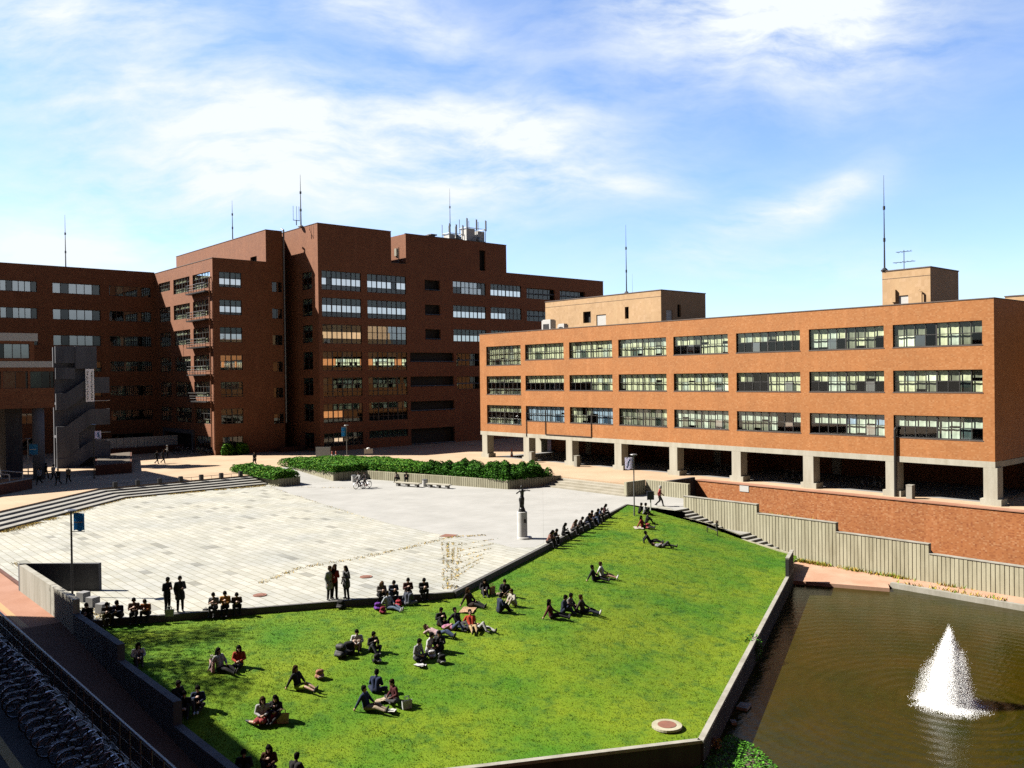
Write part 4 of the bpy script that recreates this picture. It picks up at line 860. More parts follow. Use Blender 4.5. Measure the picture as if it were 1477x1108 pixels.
# statue
sp = at(753.5, 777, 0); zt = zof(sp[0], sp[1], 738); ztop = zof(sp[0], sp[1], 700)
stt = thing('statue', 'dark bronze standing figure with one arm raised on a tall pale pedestal', 'statue', (sp[0], sp[1], 0))
mb = MB(); mb.lathe([(.52, 0), (.52, .12), (.50, .14)], (sp[0]+.1, sp[1]-.12, 0), 28); mb.lathe([(.36, .14), (.36, zt-.02), (.33, zt)], (sp[0], sp[1], 0), 28); mb.build('pedestal', plain('pedestal_stone', (.80, .80, .78), .7, var=.08, sc_=2.), stt)
mb = MB(); q = Vector((sp[0], sp[1], 0))+Vector((RGT[0], RGT[1], 0))*.2-Vector((FWD[0], FWD[1], 0))*.32; mb.obox((q.x, q.y), (.09, .03), math.atan2(RGT[1], RGT[0]), zt-.75, zt-.5); mb.build('plaque', 'dmetal', stt)
# boards, cones, signs
p = at(466.5, 661, T); t = thing('notice_board', 'blue grey panel on two legs behind the hedge', 'board', tuple(p)); mb = MB(); mb.obox((p[0], p[1]), (.95, .04), math.atan2(RGT[1], RGT[0]), T+.25, T+1.5); mb.build('panel', plain('board_grey', (.55, .66, .74), .4), t)
mb = MB()
for s in (-1, 1): mb.tube((p[0]+RGT[0]*s*.98, p[1]+RGT[1]*s*.98, T), (p[0]+RGT[0]*s*.98, p[1]+RGT[1]*s*.98, T+1.55), .035, n=6)
mb.build('leg', 'metal', t)
for px, lab in ((479, 'orange traffic cone nearer the blue grey panel'), (484.5, 'orange traffic cone farther from the blue grey panel')):
    p = at(px, 661, T); t = thing('traffic_cone', lab, 'cone', tuple(p), 'traffic cones by the panel'); mb = MB(); mb.lathe([(.17, .04), (.14, .2), (.06, .75), (.03, .95)], tuple(p), 14); mb.build('body', 'orange', t, smooth=True)
    mb = MB(); mb.box(p[0]-.22, p[0]+.22, p[1]-.22, p[1]+.22, T, T+.04); mb.build('base', 'black', t); mb = MB(); mb.lathe([(.128, .38), (.098, .56)], (p[0], p[1], T), 14); mb.build('band', 'white', t)
p = at(531.5, 658, T); t = thing('sign_board', 'small white sign board behind the hedge', 'sign', tuple(p)); mb = MB(); mb.obox((p[0], p[1]), (.6, .03), math.atan2(RGT[1], RGT[0]), T+.35, T+1.0); mb.ball((p[0], p[1], T+1.0), (.3, .3, .2)); mb.build('panel', 'white', t); mb = MB()
for s in (-1, 1): mb.tube((p[0]+RGT[0]*s*.5, p[1]+RGT[1]*s*.5, T), (p[0]+RGT[0]*s*.5, p[1]+RGT[1]*s*.5, T+.4), .03, n=6)
mb.build('leg', 'metal', t)
p = at(938.5, 733, 0); t = thing('sign_post', 'white post carrying a dark blue sign beside the red coated walker', 'sign', tuple(p)); mb = MB(); mb.tube((p[0], p[1], -.3), (p[0], p[1], .72), .055, n=8); mb.build('post', 'white', t); mb = MB(); mb.obox((p[0], p[1]), (.3, .05), math.atan2(RGT[1], RGT[0]), .72, 1.45); mb.build('panel', plain('sign_navy', (.03, .05, .12), .5), t)
p = on_lawn(1034, 766); t = thing('short_post', 'short dark post with rounded top at the lawn edge by the ribbed wall', 'post', tuple(p)); mb = MB(); mb.tube((p[0], p[1], p[2]-.1), (p[0], p[1], p[2]+.62), .09, n=10); mb.build('shaft', 'dmetal', t); mb = MB(); mb.ball((p[0], p[1], p[2]+.72), (.12, .12, .14), 10, 8); mb.build('cap', 'soil', t)
p = on_lawn(1020, 768); t = thing('handrail', 'low bent dark handrail beside the lawn stairs', 'rail', tuple(p)); mb = MB(); mb.path([tuple(p), (p[0], p[1], p[2]+.45), (p[0]+.1, p[1]-.9, p[2]+.2), (p[0]+.1, p[1]-.9, p[2]-.3)], .04, 6); mb.build('rail', 'dmetal', t)
bl0 = None; places = ['beside the stair corner', 'second from the stair corner', 'third from the stair corner', 'in the middle of the row', 'third from the small hedge', 'second from the small hedge', 'next to the small hedge']
for i, lab in enumerate(places):
    x = 28.0+(41.3-28.0)*i/6; lb = 'dark square bollard along the top of the wide steps, '+lab
    if bl0 is None:
        bl0 = thing('bollard', lb, 'bollard', (x, 93.55, T), 'square bollards along the wide steps')
        mb = MB(); mb.box(x-.19, x+.19, 93.36, 93.74, T, T+.5); mb.build('block', 'dmetal', bl0); mb = MB(); mb.box(x-.17, x+.17, 93.38, 93.72, T+.5, T+.54); mb.build('cap', 'dmetal', bl0)
    else: copy_thing(bl0, (x, 93.55, T), 0, lb, 'square bollards along the wide steps')
mb = MB()
mb.tube((27.0, 93.9, T+.3), (42.6, 93.9, T+.3), .025, n=5)
for x in np.linspace(27.0, 42.6, 8): mb.tube((x, 93.9, T), (x, 93.9, T+.3), .02, n=5)
tag(mb.build('low_rail', 'metal', None, (27, 93.9, T)), 'thin low rail running behind the square bollards', 'rail')
for px, py, lab, L in ((588, 702, 'stone bench under the seated pair beside the planter', 1.7), (633, 704, 'empty low stone bench to the right of the white bin', 1.5)):
    p = at(px, py, 0); t = thing('bench', lab, 'bench', (p[0], p[1], 0), 'stone benches along the planter'); a = math.atan2(-.96, .27)
    mb = MB(); mb.obox((p[0], p[1]), (L, .28), a, .34, .44); mb.build('seat', 'beam', t)
    for s in (-.75, 0, .75): mb = MB(); mb.obox((p[0]+math.cos(a)*L*s, p[1]+math.sin(a)*L*s), (.14, .22), a, 0, .34); mb.build('leg', 'stone', t)
for px, py, lab in ((613, 702, 'white cylinder bin between the two stone benches'), (510.5, 695.5, 'white cylinder bin by the planter corner near the cyclists')):
    p = at(px, py, 0); t = thing('litter_bin', lab, 'bin', tuple(p), 'white bins by the planter'); mb = MB(); mb.lathe([(.27, 0), (.29, .72)], (p[0], p[1], 0), 16); mb.build('body', 'white', t); mb = MB(); mb.lathe([(.3, .7), (.31, .76), (.2, .8)], (p[0], p[1], 0), 16); mb.build('rim', 'metal', t)
for px, py, lab in ((120.5, 867, 'stone cube seat closest to the angled dark wall'), (134, 874.5, 'stone cube seat in the middle of the three'), (148, 884, 'stone cube seat behind the first seated student')):
    p = at(px, py, 0); a = .45; mb = MB(); mb.obox((p[0], p[1]), (.24, .24), a, 0, .48); tag(mb.build('stone_seat', 'stone', None, (p[0], p[1], 0)), lab, 'seat', 'stone cube seats')
def cover(px, py, r, z, label, ring_, lawn=False):
    p = on_lawn(px, py) if lawn else at(px, py, z); t = thing('manhole_cover', label, 'manhole cover', tuple(p)); mb = MB()
    mb.lathe([(r, -.05), (r, .03), (r*.99, .04)], tuple(p+Vector((0, 0, .06 if lawn else 0))) if lawn else tuple(p), 28); mb.build('surround', ring_, t); mb = MB(); mb.lathe([(r*.62, .03), (r*.61, .055)], tuple(p+Vector((0, 0, .06))) if lawn else tuple(p), 24); mb.build('lid', 'rust', t)
cover(962, 1049, .58, 0, 'round pale concrete manhole with rusty lid set in the lawn', 'conc', True)
for px, py, lab in ((375, 859, 'small round rusty cover on the paving left of the standing trio'), (528, 832.5, 'small round rusty cover on the paving behind the standing trio')): cover(px, py, .36, .0, lab, 'rust')
p = at(647, 773, 0); mb = MB(); mb.obox((p[0], p[1]), (.5, .5), .45, 0, .03); tag(mb.build('drain_cover', 'rust', None, (p[0], p[1], 0)), 'square brown drain cover where smooth concrete meets the flagstones', 'cover')
p = at(18, 832, 0)
# column foot bins and boxes in the arcade
for cy, lab in ((81.4, 'pale square bin beside the second column from the far end'), (73.5, 'pale square bin beside the third column from the far end'), (26.6, 'pale box beside the corner column of the arcade')):
    c = 73.6 if cy > 30 else 73.7; yy = cy if cy > 30 else 34.3; mb = MB(); mb.box(c-.4, c+.15, yy-.9, yy-.4, T, T+1.25 if cy > 30 else T+1.1); mb.box(c-.42, c+.17, yy-.92, yy-.38, T+1.25 if cy > 30 else T+1.1, (T+1.31) if cy > 30 else T+1.16)
    tag(mb.build('litter_bin', 'concl', None, (c, yy-.6, T)), lab, 'bin')
p = (76.5, 88.0); t = thing('signboard_cone', 'red white cone standing inside the end arcade bay', 'cone', (p[0], p[1], T)); mb = MB(); mb.lathe([(.22, 0), (.2, .1), (.05, 1.1)], (p[0], p[1], T), 12); mb.build('body', 'orange', t); mb = MB(); mb.lathe([(.17, .35), (.11, .7)], (p[0], p[1], T), 12); mb.build('band', 'white', t)
# ================================================================ ROOFTOP EQUIPMENT
def mast(x, y, z0, z1, r, label, mat='dmetal', joints=(), name='lightning_mast'):
    t = thing(name, label, 'mast', (x, y, z0)); n = 3; mb = MB(); zz = np.linspace(z0, z1, n+1)
    for i in range(n): mb.tube((x, y, zz[i]), (x, y, zz[i+1]), r*(1-.28*i), r*(1-.28*(i+1)), 7)
    mb.build('pole', mat, t); mb = MB()
    for j in zz[1:-1]: mb.tube((x, y, j-.25), (x, y, j+.1), r*1.3, n=7)
    mb.lathe([(r*4, 0), (r*4, .06), (r*1.5, .3)], (x, y, z0), 8); mb.build('coupling', mat, t)
mast(84.2, 40.85, 21.35, 30.7, .09, 'tall dark mast on the small roof house nearest the corner')
mast(84.6, 74.65, 21.85, 30.6, .08, 'thin mast on the long tan roof house')
q = ony(912, 395, 90); mast(q[0], 90, 16.8, q[2], .05, 'faint thin mast behind the long tan roof house', 'metal')
q = ony(433, 252, 120); mast(q[0], 120, 34.3, q[2], .12, 'tall mast at the top of the dark tower block', 'metal')
q = ony(356.5, 292, 135); mast(58.9, 135, 33.7, q[2], .10, 'mast on the lift core roof of the dark tower', 'metal')
q = ony(93.5, 310, 148); mast(q[0], 148, 28.9, q[2], .10, 'pale thin mast on the long shaded building', 'metal')
q = ony(648.5, 272, 119); mast(q[0], 119, 34.2, q[2], .10, 'mast rising beside the white antenna frames', 'metal')
def tvant():
    x, y, z = 84.8, 39.2, 21.35; t = thing('television_antenna', 'double television antenna on the small roof house', 'antenna', (x, y, z)); mb = MB(); mb.tube((x, y, z), (x, y, z+1.9), .035, n=6); mb.build('pole', 'dmetal', t)
    for zz, L, n in ((z+.75, 2.0, 9), (z+1.75, 1.4, 8)):
        mb = MB(); mb.tube((x-.2, y+L/2, zz), (x+.2, y-L/2, zz), .025, n=5)
        for i in range(n): f = i/(n-1)-.5; c = Vector((x+.4*-f, y+L*-f, zz)); e = Vector((.35, .05, .12*(i % 2))); mb.tube(c-e, c+e, .014, n=4)
        mb.build('element_array', 'dmetal', t)
tvant()
q = ony(427.5, 318, 119); t = thing('whip_antenna', 'trident shaped antenna beside the tower mast', 'antenna', (q[0], 119, 34.3)); mb = MB(); x = q[0]; mb.tube((x, 119, 34.3), (x, 119, q[2]), .07, n=6)
mb.build('pole', 'dmetal', t); mb = MB(); mb.tube((x-.55, 119, q[2]), (x+.55, 119, q[2]), .05, n=5)
for dx in (-.5, .05, .45): mb.tube((x+dx, 119, q[2]), (x+dx, 119, q[2]+2.1), .03, n=5)
mb.build('whip', 'metal', t)
for x0, x1, py, lab in ((643, 662, 331, 'smaller white antenna frame on the tower roof'), (668, 695, 323, 'larger white antenna frame with panel aerials on the tower roof')):
    a = ony(x0, 345, 119); b = ony(x1, 345, 119); tz = ony(x0, py+6, 119)[2]; t = thing('antenna_frame', lab, 'antenna', (a[0], 119, 34.2)); mb = MB(); X0, X1 = a[0], b[0]
    for x in (X0, (X0+X1)/2, X1):
        for y in (118, 120): mb.tube((x, y, 34.2), (x, y, tz+1.6), .06, n=5)
    for z in (34.9, tz):
        for y in (118, 120): mb.tube((X0, y, z), (X1, y, z), .05, n=5)
        for x in (X0, X1): mb.tube((x, 118, z), (x, 120, z), .05, n=5)
    mb.tube((X0, 118, 34.3), (X1, 118, tz), .04, n=5); mb.tube((X1, 120, 34.3), (X0, 120, tz), .04, n=5); mb.build('frame', 'white', t)
    mb = MB(); mb.box(X0+.15, X0+(X1-X0)*.45, 118.1, 119.8, 34.2, tz-.1); mb.box(X0+(X1-X0)*.6, X1-.15, 118.1, 119.8, 34.2, tz-.4); mb.build('cabinet', 'white', t)
    for x in (X0, (X0+X1)*.5, X1): mb = MB(); mb.box(x-.12, x+.12, 117.8, 117.95, tz-.3, tz+1.5); mb.build('panel_aerial', 'metal', t)
    mb = MB(); mb.ball(((X0*.4+X1*.6), 117.9, 35.2), (.4, .15, .4)); mb.build('dish', 'metal', t)
q = ony(622, 340, 117); mb = MB(); mb.box(q[0]-.9, q[0]+.4, 116.5, 118, 34.15, 34.75); mb.box(q[0]-.3, q[0]+.9, 116.6, 117.8, 34.75, 34.95); tag(mb.build('roof_vent', 'roofm', None, (q[0], 117, 34.2)), 'small dark vent box on the tower parapet', 'vent')
q = ony(577, 365, 117.5); t = thing('roof_ladder', 'pale cage ladder in the parapet notch of the tower', 'ladder', (q[0], 117.5, 29.3)); mb = MB()
for dx in (-.35, .35): mb.tube((q[0]+dx, 117.5, 29.3), (q[0]+dx, 117.5, 32.4), .05, n=5)
for z in np.arange(29.6, 32.4, .35): mb.tube((q[0]-.35, 117.5, z), (q[0]+.35, 117.5, z), .035, n=5)
mb.build('frame', 'white', t); mb = MB(); mb.box(q[0]-.5, q[0]+.3, 117.8, 118.4, 31, 32.2); mb.build('box', 'concl', t)
def acunit(x, y, z, w, h, label, d=.8):
    t = thing('air_conditioner', label, 'air conditioner', (x, y, z), 'rooftop air conditioners'); mb = MB(); mb.box(x, x+d, y-w/2, y+w/2, z+.1, z+h); mb.box(x+.1, x+d-.1, y-w/2+.1, y+w/2-.1, z+h, z+h+.12); mb.box(x, x+.1, y-w/2, y-w/2+.1, z, z+.1); mb.box(x, x+.1, y+w/2-.1, y+w/2, z, z+.1); mb.build('casing', 'white', t)
    mb = MB(); mb.ring((x-.02, y, z+.1+h*.48), min(w, h)*.32, .03, (0, 1, 0), (0, 0, 1), 18, 4); mb.box(x-.03, x-.01, y-w*.32, y+w*.32, z+h*.2, z+h*.78); mb.build('fan_grille', 'dmetal', t)
acunit(80.5, 85.3, 16.7, 1.7, 2.2, 'larger white air conditioner at the end of the long tan roof house', 1.0)
acunit(80.5, 82.5, 16.7, 1.2, 1.5, 'smaller white air conditioner on the orange building roof')
# ================================================================ RAILING, BUILDING WE LOOK FROM, TREES OUT OF FRAME
rl = thing('railing', 'long grey metal railing between the bicycles and the brick ramp', 'railing', (8.5, 46, 0)); mb = MB(); mb.tube((8.5, 12, 1.1), (8.5, 46.5, 1.1), .045, n=8); mb.tube((8.5, 12, .12), (8.5, 46.5, .12), .025, n=6); mb.tube((8.5, 12, .6), (8.5, 46.5, .6), .018, n=6); mb.build('top_rail', 'metal', rl)
for y in np.arange(12.2, 46.5, .95): mb = MB(); mb.tube((8.5, y, 0), (8.5, y, 1.08), .03, n=6); mb.build('post', 'metal', rl)
mb = MB()
y = 12.2
while y < 45.8: mb.box(8.495, 8.505, y+.08, y+.87, .18, 1.0); y += .95
mb.build('mesh_panel', plain('rail_panel', (.10, .10, .11), .6), rl)
cb2 = thing('brick_college_building', 'brown brick building wing enclosing the bicycle parking', 'building', (0, 30, 0)); mb = MB()
hs = [(y, y+5, z, z+1.8) for y in np.arange(16, 58, 7.5) for z in (1.2, 5, 8.8, 12.6)]
mb.box(-14, .4, 14, 59.6, 0, 16.4); mb.box(-30, 46, -16, -2.5, -4, 16.4); mb.build('wall', 'brick_b', cb2)
mb = MB()
for a, b, c, d in hs: mb.box(.4, .46, a, b, c, d)
mb.build('window_band', 'frame', cb2)
MT['bark'] = plain('bark', (.10, .07, .05), .9, sc_=14.)
def tree(x, y, h, r, n, label, z=0.):
    t = thing('tree', label, 'tree', (x, y, z)); mb = MB(); mb.tube((x, y, z), (x+.1, y, z+h*.5), .17, .12, 9)
    tips = []
    for i in range(9):
        a = i*2*PI/9+random.random()*.5; e = Vector((x+math.cos(a)*r*random.uniform(.4, .8), y+math.sin(a)*r*random.uniform(.4, .8), z+h*random.uniform(.6, .95))); mb.tube((x+.1, y, z+h*random.uniform(.35, .5)), e, .07, .02, 6); tips.append(e)
    mb.build('trunk', 'bark', t); Q = []
    for e in tips+[Vector((x, y, z+h*.9))]:
        k = n//10; q = RNG.normal(0, r*.30, (k, 3))+np.array(e); Q.append(q)
    q = np.concatenate(Q); k = len(q); ang = RNG.normal(0, 1, (k, 3)); ang /= np.linalg.norm(ang, axis=1)[:, None]; b2 = np.cross(ang, RNG.normal(0, 1, (k, 3))); b2 /= np.linalg.norm(b2, axis=1)[:, None]; s = .11*(.6+.8*RNG.random(k))[:, None]
    npmesh('crown', np.stack([q-ang*s, q+b2*s*.5, q+ang*s, q-b2*s*.5], 1).reshape(-1, 3), np.arange(4*k).reshape(k, 4), DARKG, tuple(WL[t]), RNG.choice(4, k), t)
tree(4.6, 52.5, 16, 2.0, 2600, 'slender green tree beside the bicycle parking near the far wing end')
tree(4.2, 47.5, 14.5, 1.8, 2200, 'slender green tree beside the bicycle parking near the railing')
# ================================================================ BICYCLES
def bicycle(loc, rz, label, frame_c=(.05, .05, .06), group=None, basket=True):
    t = thing('bicycle', label, 'bicycle', (0, 0, 0), group); R = .33
    fm = plain('bicycle_paint', frame_c, .35, .2, var=.05)
    for y in (-.52, .52):
        mb = MB(); mb.ring((0, y, R), R-.02, .02, (0, 1, 0), (0, 0, 1), 28, 6); w = mb.build('wheel', 'rubber', t, smooth=True)
        mb = MB(); mb.ring((0, y, R), R-.05, .012, (0, 1, 0), (0, 0, 1), 28, 4); 
        for i in range(14): a = i*2*PI/14; mb.tube((.02*(-1)**i, y, R), (0, y+math.cos(a)*(R-.05), R+math.sin(a)*(R-.05)), .0025, n=3, cap=False)
        mb.tube((-.04, y, R), (.04, y, R), .022, n=8); mb.build('rim', 'chrome', w)
        mb = MB()
        for i in range(9):
            a0 = math.radians(20+i*15); a1 = a0+math.radians(15); f = lambda a, x: (x, y+(-1 if y > 0 else 1)*-math.cos(a)*(R+.03)*(-1 if y < 0 else 1), R+math.sin(a)*(R+.03))
            mb.quad(f(a0, -.03), f(a0, .03), f(a1, .03), f(a1, -.03))
        mb.build('mudguard', 'chrome', t)
    mb = MB(); bb = (0, -.06, .29); st = (0, -.2, .76); hd = (0, .36, .82); hl = (0, .39, .66); ra = (0, -.52, R); fa = (0, .52, R)
    mb.tube(bb, st, .018, n=7); mb.tube(bb, hl, .02, n=7); mb.tube((0, -.14, .56), hd, .016, n=7); mb.tube(hl, hd, .022, n=7)
    for s in (-.05, .05): mb.tube((0, -.06, .29), (s, -.52, R), .011, n=6); mb.tube((0, -.18, .68), (s, -.52, R), .009, n=6); mb.tube((s*.6, .4, .66), (s, .52, R), .012, n=6)
    mb.tube((-.05, -.06, .29), (.07, -.06, .29), .09, n=12); mb.tube((.07, -.06, .29), (.08, .06, .2), .012, n=5); mb.tube((-.07, -.06, .29), (-.08, -.18, .38), .012, n=5); mb.box(.07, .15, .03, .1, .185, .205); mb.box(-.15, -.07, -.21, -.14, .375, .395); mb.build('frame', fm, t)
    mb = MB(); mb.path([hd, (0, .33, .98)], .015, 6); mb.path([(-.29, .12, 1.02), (-.24, .28, 1.04), (0, .35, .98), (.24, .28, 1.04), (.29, .12, 1.02)], .012, 6); h = mb.build('handlebar', 'chrome', t); mb = MB(); mb.tube((-.29, .13, 1.02), (-.28, .02, 1.01), .017, n=6); mb.tube((.29, .13, 1.02), (.28, .02, 1.01), .017, n=6); mb.build('grip', 'rubber', h)
    mb = MB(); mb.tube(st, (0, -.23, .88), .013, n=6); mb.ball((0, -.3, .9), (.09, .11, .04), 10, 6); mb.ball((0, -.16, .9), (.03, .13, .03), 8, 6); mb.build('saddle', 'black', t)
    mb = MB(); [mb.tube((q, -.72, .7), (q, -.26, .7), .007, n=5) for q in (-.06, -.02, .02, .06)]; mb.tube((-.06, -.72, .7), (.06, -.72, .7), .007, n=5); mb.tube((-.05, -.68, .7), (-.05, -.53, R), .008, n=5); mb.tube((.05, -.68, .7), (.05, -.53, R), .008, n=5); mb.build('rear_rack', 'metal', t)
    if basket:
        mb = MB()
        for z, e in ((.70, 0), (.78, .015), (.86, .03), (.94, .045)):
            q = [(-.15-e, .42-e*.3), (.15+e, .42-e*.3), (.15+e, .66+e), (-.15-e, .66+e)]
            for a, b in zip(q, q[1:]+q[:1]): mb.tube((*a, z), (*b, z), .006, n=4)
        for i in range(6):
            f = i/5
            for (ax, ay), (cx, cy) in (((-.15+.3*f, .42), (-.195+.39*f, .405)), ((-.15+.3*f, .66), (-.195+.39*f, .705)), ((-.15, .42+.24*f), (-.195, .405+.3*f)), ((.15, .42+.24*f), (.195, .405+.3*f))): mb.tube((ax, ay, .7), (cx, cy, .94), .004, n=3)
        mb.box(-.15, .15, .42, .66, .695, .703); mb.build('basket', 'dmetal', t)
    t.location = loc; t.rotation_euler = (0, 0, rz); return t
GB = 'bicycles parked along the grey railing'
protos = []
ADJ = ['first', 'second', 'third', 'fourth', 'fifth', 'sixth', 'seventh', 'eighth', 'ninth', 'tenth', 'eleventh', 'twelfth']
cols = [((.03, .03, .04), 'black'), ((.25, .27, .3), 'silver'), ((.03, .05, .16), 'navy')]
y = 24.2; i = 0; cnt = [0, 0, 0]
while y < 47.5:
    c = i % 3; x = 7.35+random.uniform(-.1, .15); rz = -PI/2+random.uniform(-.16, .16)+.12
    lab = '%s parked bicycle by the railing, %s of its colour from the near end' % (cols[c][1], ADJ[min(cnt[c], 11)]); cnt[c] += 1
    if len(protos) < 3: protos.append(bicycle((x, y, .006), rz, lab, cols[c][0], GB, i == 1)); o = protos[-1]
    else: o = copy_thing(protos[c], (x, y, .006), rz, lab, GB)
    o.rotation_euler[1] = random.uniform(.03, .12); y += random.uniform(.68, .92); i += 1
GA = 'bicycles parked in the shade of the arcade'
bayn = ['corner bay', 'second bay from the corner', 'third bay from the corner', 'fourth bay from the corner', 'fifth bay from the corner', 'sixth bay from the corner', 'bay third from the far end']
for j, (y0, n) in enumerate(((39.6, 3), (47.0, 4), (55, 4), (62.5, 3), (78, 3))):
    for q in range(n): copy_thing(protos[q % 3], (78.3+random.uniform(-.3, .3), y0+.8*q-1.2, T+.005), random.uniform(-.3, .3)-1.2, 'dim bicycle in the arcade, %s of its row, %s' % (ADJ[q], bayn[[1, 2, 3, 4, 6][j]]), GA)
for q in range(7): copy_thing(protos[q % 3], (49.0-.25*q+random.uniform(-.2, .2), 123.6+1.0*q, T+.005), 1.3+random.uniform(-.3, .3), 'bicycle parked below the balconies of the brick wing, %s from its corner' % ADJ[q], 'bicycles below the balconies')
# ================================================================ PEOPLE
def capsule(a, b, r0, r1, n=10):
    a = Vector(a); b = Vector(b); d = b-a; L = d.length
    d = d/L if L > 1e-6 else Vector((0, 0, 1)); u = d.orthogonal().normalized(); w = d.cross(u); rows = []
    for k in range(4): t = PI/2*(1-k/3.); rows.append((a-d*r0*math.sin(t), r0*math.cos(t)+1e-4))
    for k in range(4): t = PI/2*k/3.; rows.append((b+d*r1*math.sin(t), r1*math.cos(t)+1e-4))
    vs = [c+(u*math.cos(2*PI*i/n)+w*math.sin(2*PI*i/n))*r for c, r in rows for i in range(n)]
    fs = [(k*n+i, k*n+(i+1) % n, (k+1)*n+(i+1) % n, (k+1)*n+i) for k in range(len(rows)-1) for i in range(n)]
    return vs, fs+[tuple(range(n))[::-1], tuple(range((len(rows)-1)*n, len(rows)*n))]
def fused(name, caps, balls, voxel, mats, smooth=2, extra=None):
    """one continuous surface grown from tapered limbs"""
    mb = MB()
    for c in caps: vs, fs = capsule(*c); mb.add(vs, fs)
    for c, r, R3 in balls:
        q = MB(); q.ball((0, 0, 0), r, 12, 8); mb.add([Vector(c)+R3 @ Vector(p) for p in q.v], q.f)
    me = bpy.data.meshes.new(name); me.from_pydata(mb.v, [], mb.f); o = bpy.data.objects.new(name, me); COL.objects.link(o)
    m = o.modifiers.new('r', 'REMESH'); m.mode = 'VOXEL'; m.voxel_size = voxel; m.use_smooth_shade = True
    s = o.modifiers.new('s', 'SMOOTH'); s.iterations = smooth; s.factor = .5
    dg = bpy.context.evaluated_depsgraph_get(); out = bpy.data.meshes.new_from_object(o.evaluated_get(dg)); out.name = name
    bpy.data.objects.remove(o); bpy.data.meshes.remove(me); out.materials.clear()
    for k in mats: out.materials.append(MT[k] if isinstance(k, str) else k)
    return out
I3 = Matrix.Identity(3)
def V3(*a): return Vector(a)
POSE = {  # pelvis height, lean, head pitch, knees, ankles, elbows, wrists  (front = +Y); right side then left side
 'stand': (.88, 2, 8, [(.10, .03, .47), (-.10, .01, .47)], [(.11, 0, .08), (-.11, -.03, .08)], [(.24, -.02, 1.09), (-.24, .0, 1.09)], [(.22, .1, .86), (-.12, .22, 1.12)]),
 'phone': (.88, 2, 18, [(.09, .04, .47), (-.10, .02, .47)], [(.10, .02, .08), (-.12, -.02, .08)], [(.23, .02, 1.1), (-.23, .02, 1.1)], [(.08, .24, 1.15), (-.10, .22, 1.13)]),
 'walk': (.86, 4, 4, [(.09, .20, .47), (-.09, .02, .45)], [(.09, .28, .09), (-.09, -.30, .16)], [(.23, -.12, 1.08), (-.23, .08, 1.08)], [(.22, -.10, .84), (-.20, .26, .93)]),
 'ledge': (.11, 27, 20, [(.15, .38, .25), (-.16, .37, .23)], [(.14, .46, -.16), (-.12, .42, -.18)], [(.21, .26, .36), (-.21, .25, .35)], [(.05, .44, .40), (-.05, .42, .34)]),
 'ledge_up': (.11, 12, 22, [(.12, .39, .22), (-.10, .39, .24)], [(.13, .52, -.16), (-.10, .54, -.16)], [(.22, .14, .34), (-.22, .14, .34)], [(.06, .30, .46), (-.08, .33, .36)]),
 'knees': (.11, 14, 10, [(.10, .28, .42), (-.11, .27, .41)], [(.10, .52, .07), (-.10, .50, .07)], [(.24, .18, .38), (-.24, .18, .38)], [(.05, .37, .35), (-.05, .39, .33)]),
 'eat': (.11, 8, 16, [(.16, .29, .38), (-.22, .32, .26)], [(.10, .52, .07), (-.04, .50, .07)], [(.25, .10, .38), (-.24, .12, .38)], [(.06, .27, .50), (-.10, .30, .34)]),
 'cross': (.11, 10, 16, [(.35, .24, .16), (-.35, .24, .16)], [(-.08, .32, .08), (.10, .36, .09)], [(.26, .08, .36), (-.26, .08, .36)], [(.12, .28, .26), (-.12, .26, .24)]),
 'legs': (.11, -12, 4, [(.08, .42, .17), (-.12, .40, .22)], [(.09, .83, .08), (-.10, .78, .08)], [(.25, -.20, .36), (-.24, .02, .36)], [(.27, -.33, .12), (-.10, .24, .30)]),
 'back': (.11, -30, -6, [(.10, .40, .20), (-.11, .38, .26)], [(.12, .80, .08), (-.10, .74, .08)], [(.27, -.44, .26), (-.27, -.44, .26)], [(.28, -.42, .06), (-.28, -.42, .06)]),
 'side': (.12, 6, 10, [(.27, .36, .14), (.04, .40, .15)], [(.46, .02, .08), (.36, .12, .10)], [(.24, .06, .36), (-.24, .06, .36)], [(.10, .26, .30), (-.06, .28, .32)]),
 'lie': (.12, -86, -70, [(.11, .28, .40), (-.11, .40, .16)], [(.12, .50, .08), (-.10, .82, .08)], [(.28, -.34, .14), (-.27, -.32, .14)], [(.08, -.14, .24), (-.06, -.18, .26)]),
 'lie2': (.12, -78, -50, [(.10, .36, .28), (-.10, .37, .25)], [(.08, .74, .10), (-.05, .72, .10)], [(.30, -.56, .16), (-.30, -.54, .16)], [(.10, -.66, .10), (-.10, -.64, .10)]),
 'ride': (.96, 16, 4, [(.10, .26, .62), (-.10, .24, .78)], [(.11, .06, .24), (-.11, .0, .42)], [(.27, .26, 1.2), (-.27, .26, 1.2)], [(.27, .42, 1.06), (-.27, .42, 1.06)]),
}
def joints(P):
    zp, lean, hp, kn, an, el, wr = POSE[P]; t = math.radians(lean); pv = V3(0, 0, zp); up = V3(0, math.sin(t), math.cos(t)); fw = V3(0, math.cos(t), -math.sin(t))
    th = math.radians(lean*.55+hp*.8) if abs(lean) < 60 else math.radians(lean+ (10 if P == 'lie' else 26)); hu = V3(0, math.sin(th), math.cos(th)); hf = V3(0, math.cos(th), -math.sin(th))
    nk = pv+up*.52; hd = nk+hu*.165+hf*.02
    sh = [nk+V3(s*.175, 0, 0)-up*.05 for s in (1, -1)]; hip = [pv+V3(s*.09, 0, 0) for s in (1, -1)]
    HR = Matrix(((1, 0, 0), (0, hf.y, hu.y), (0, hf.z, hu.z)))
    return dict(pv=pv, up=up, fw=fw, nk=nk, hd=hd, HR=HR, sh=sh, hip=hip, kn=[V3(*p) for p in kn], an=[V3(*p) for p in an], el=[V3(*p) for p in el], wr=[V3(*p) for p in wr])
BODY, CLO = {}, {}
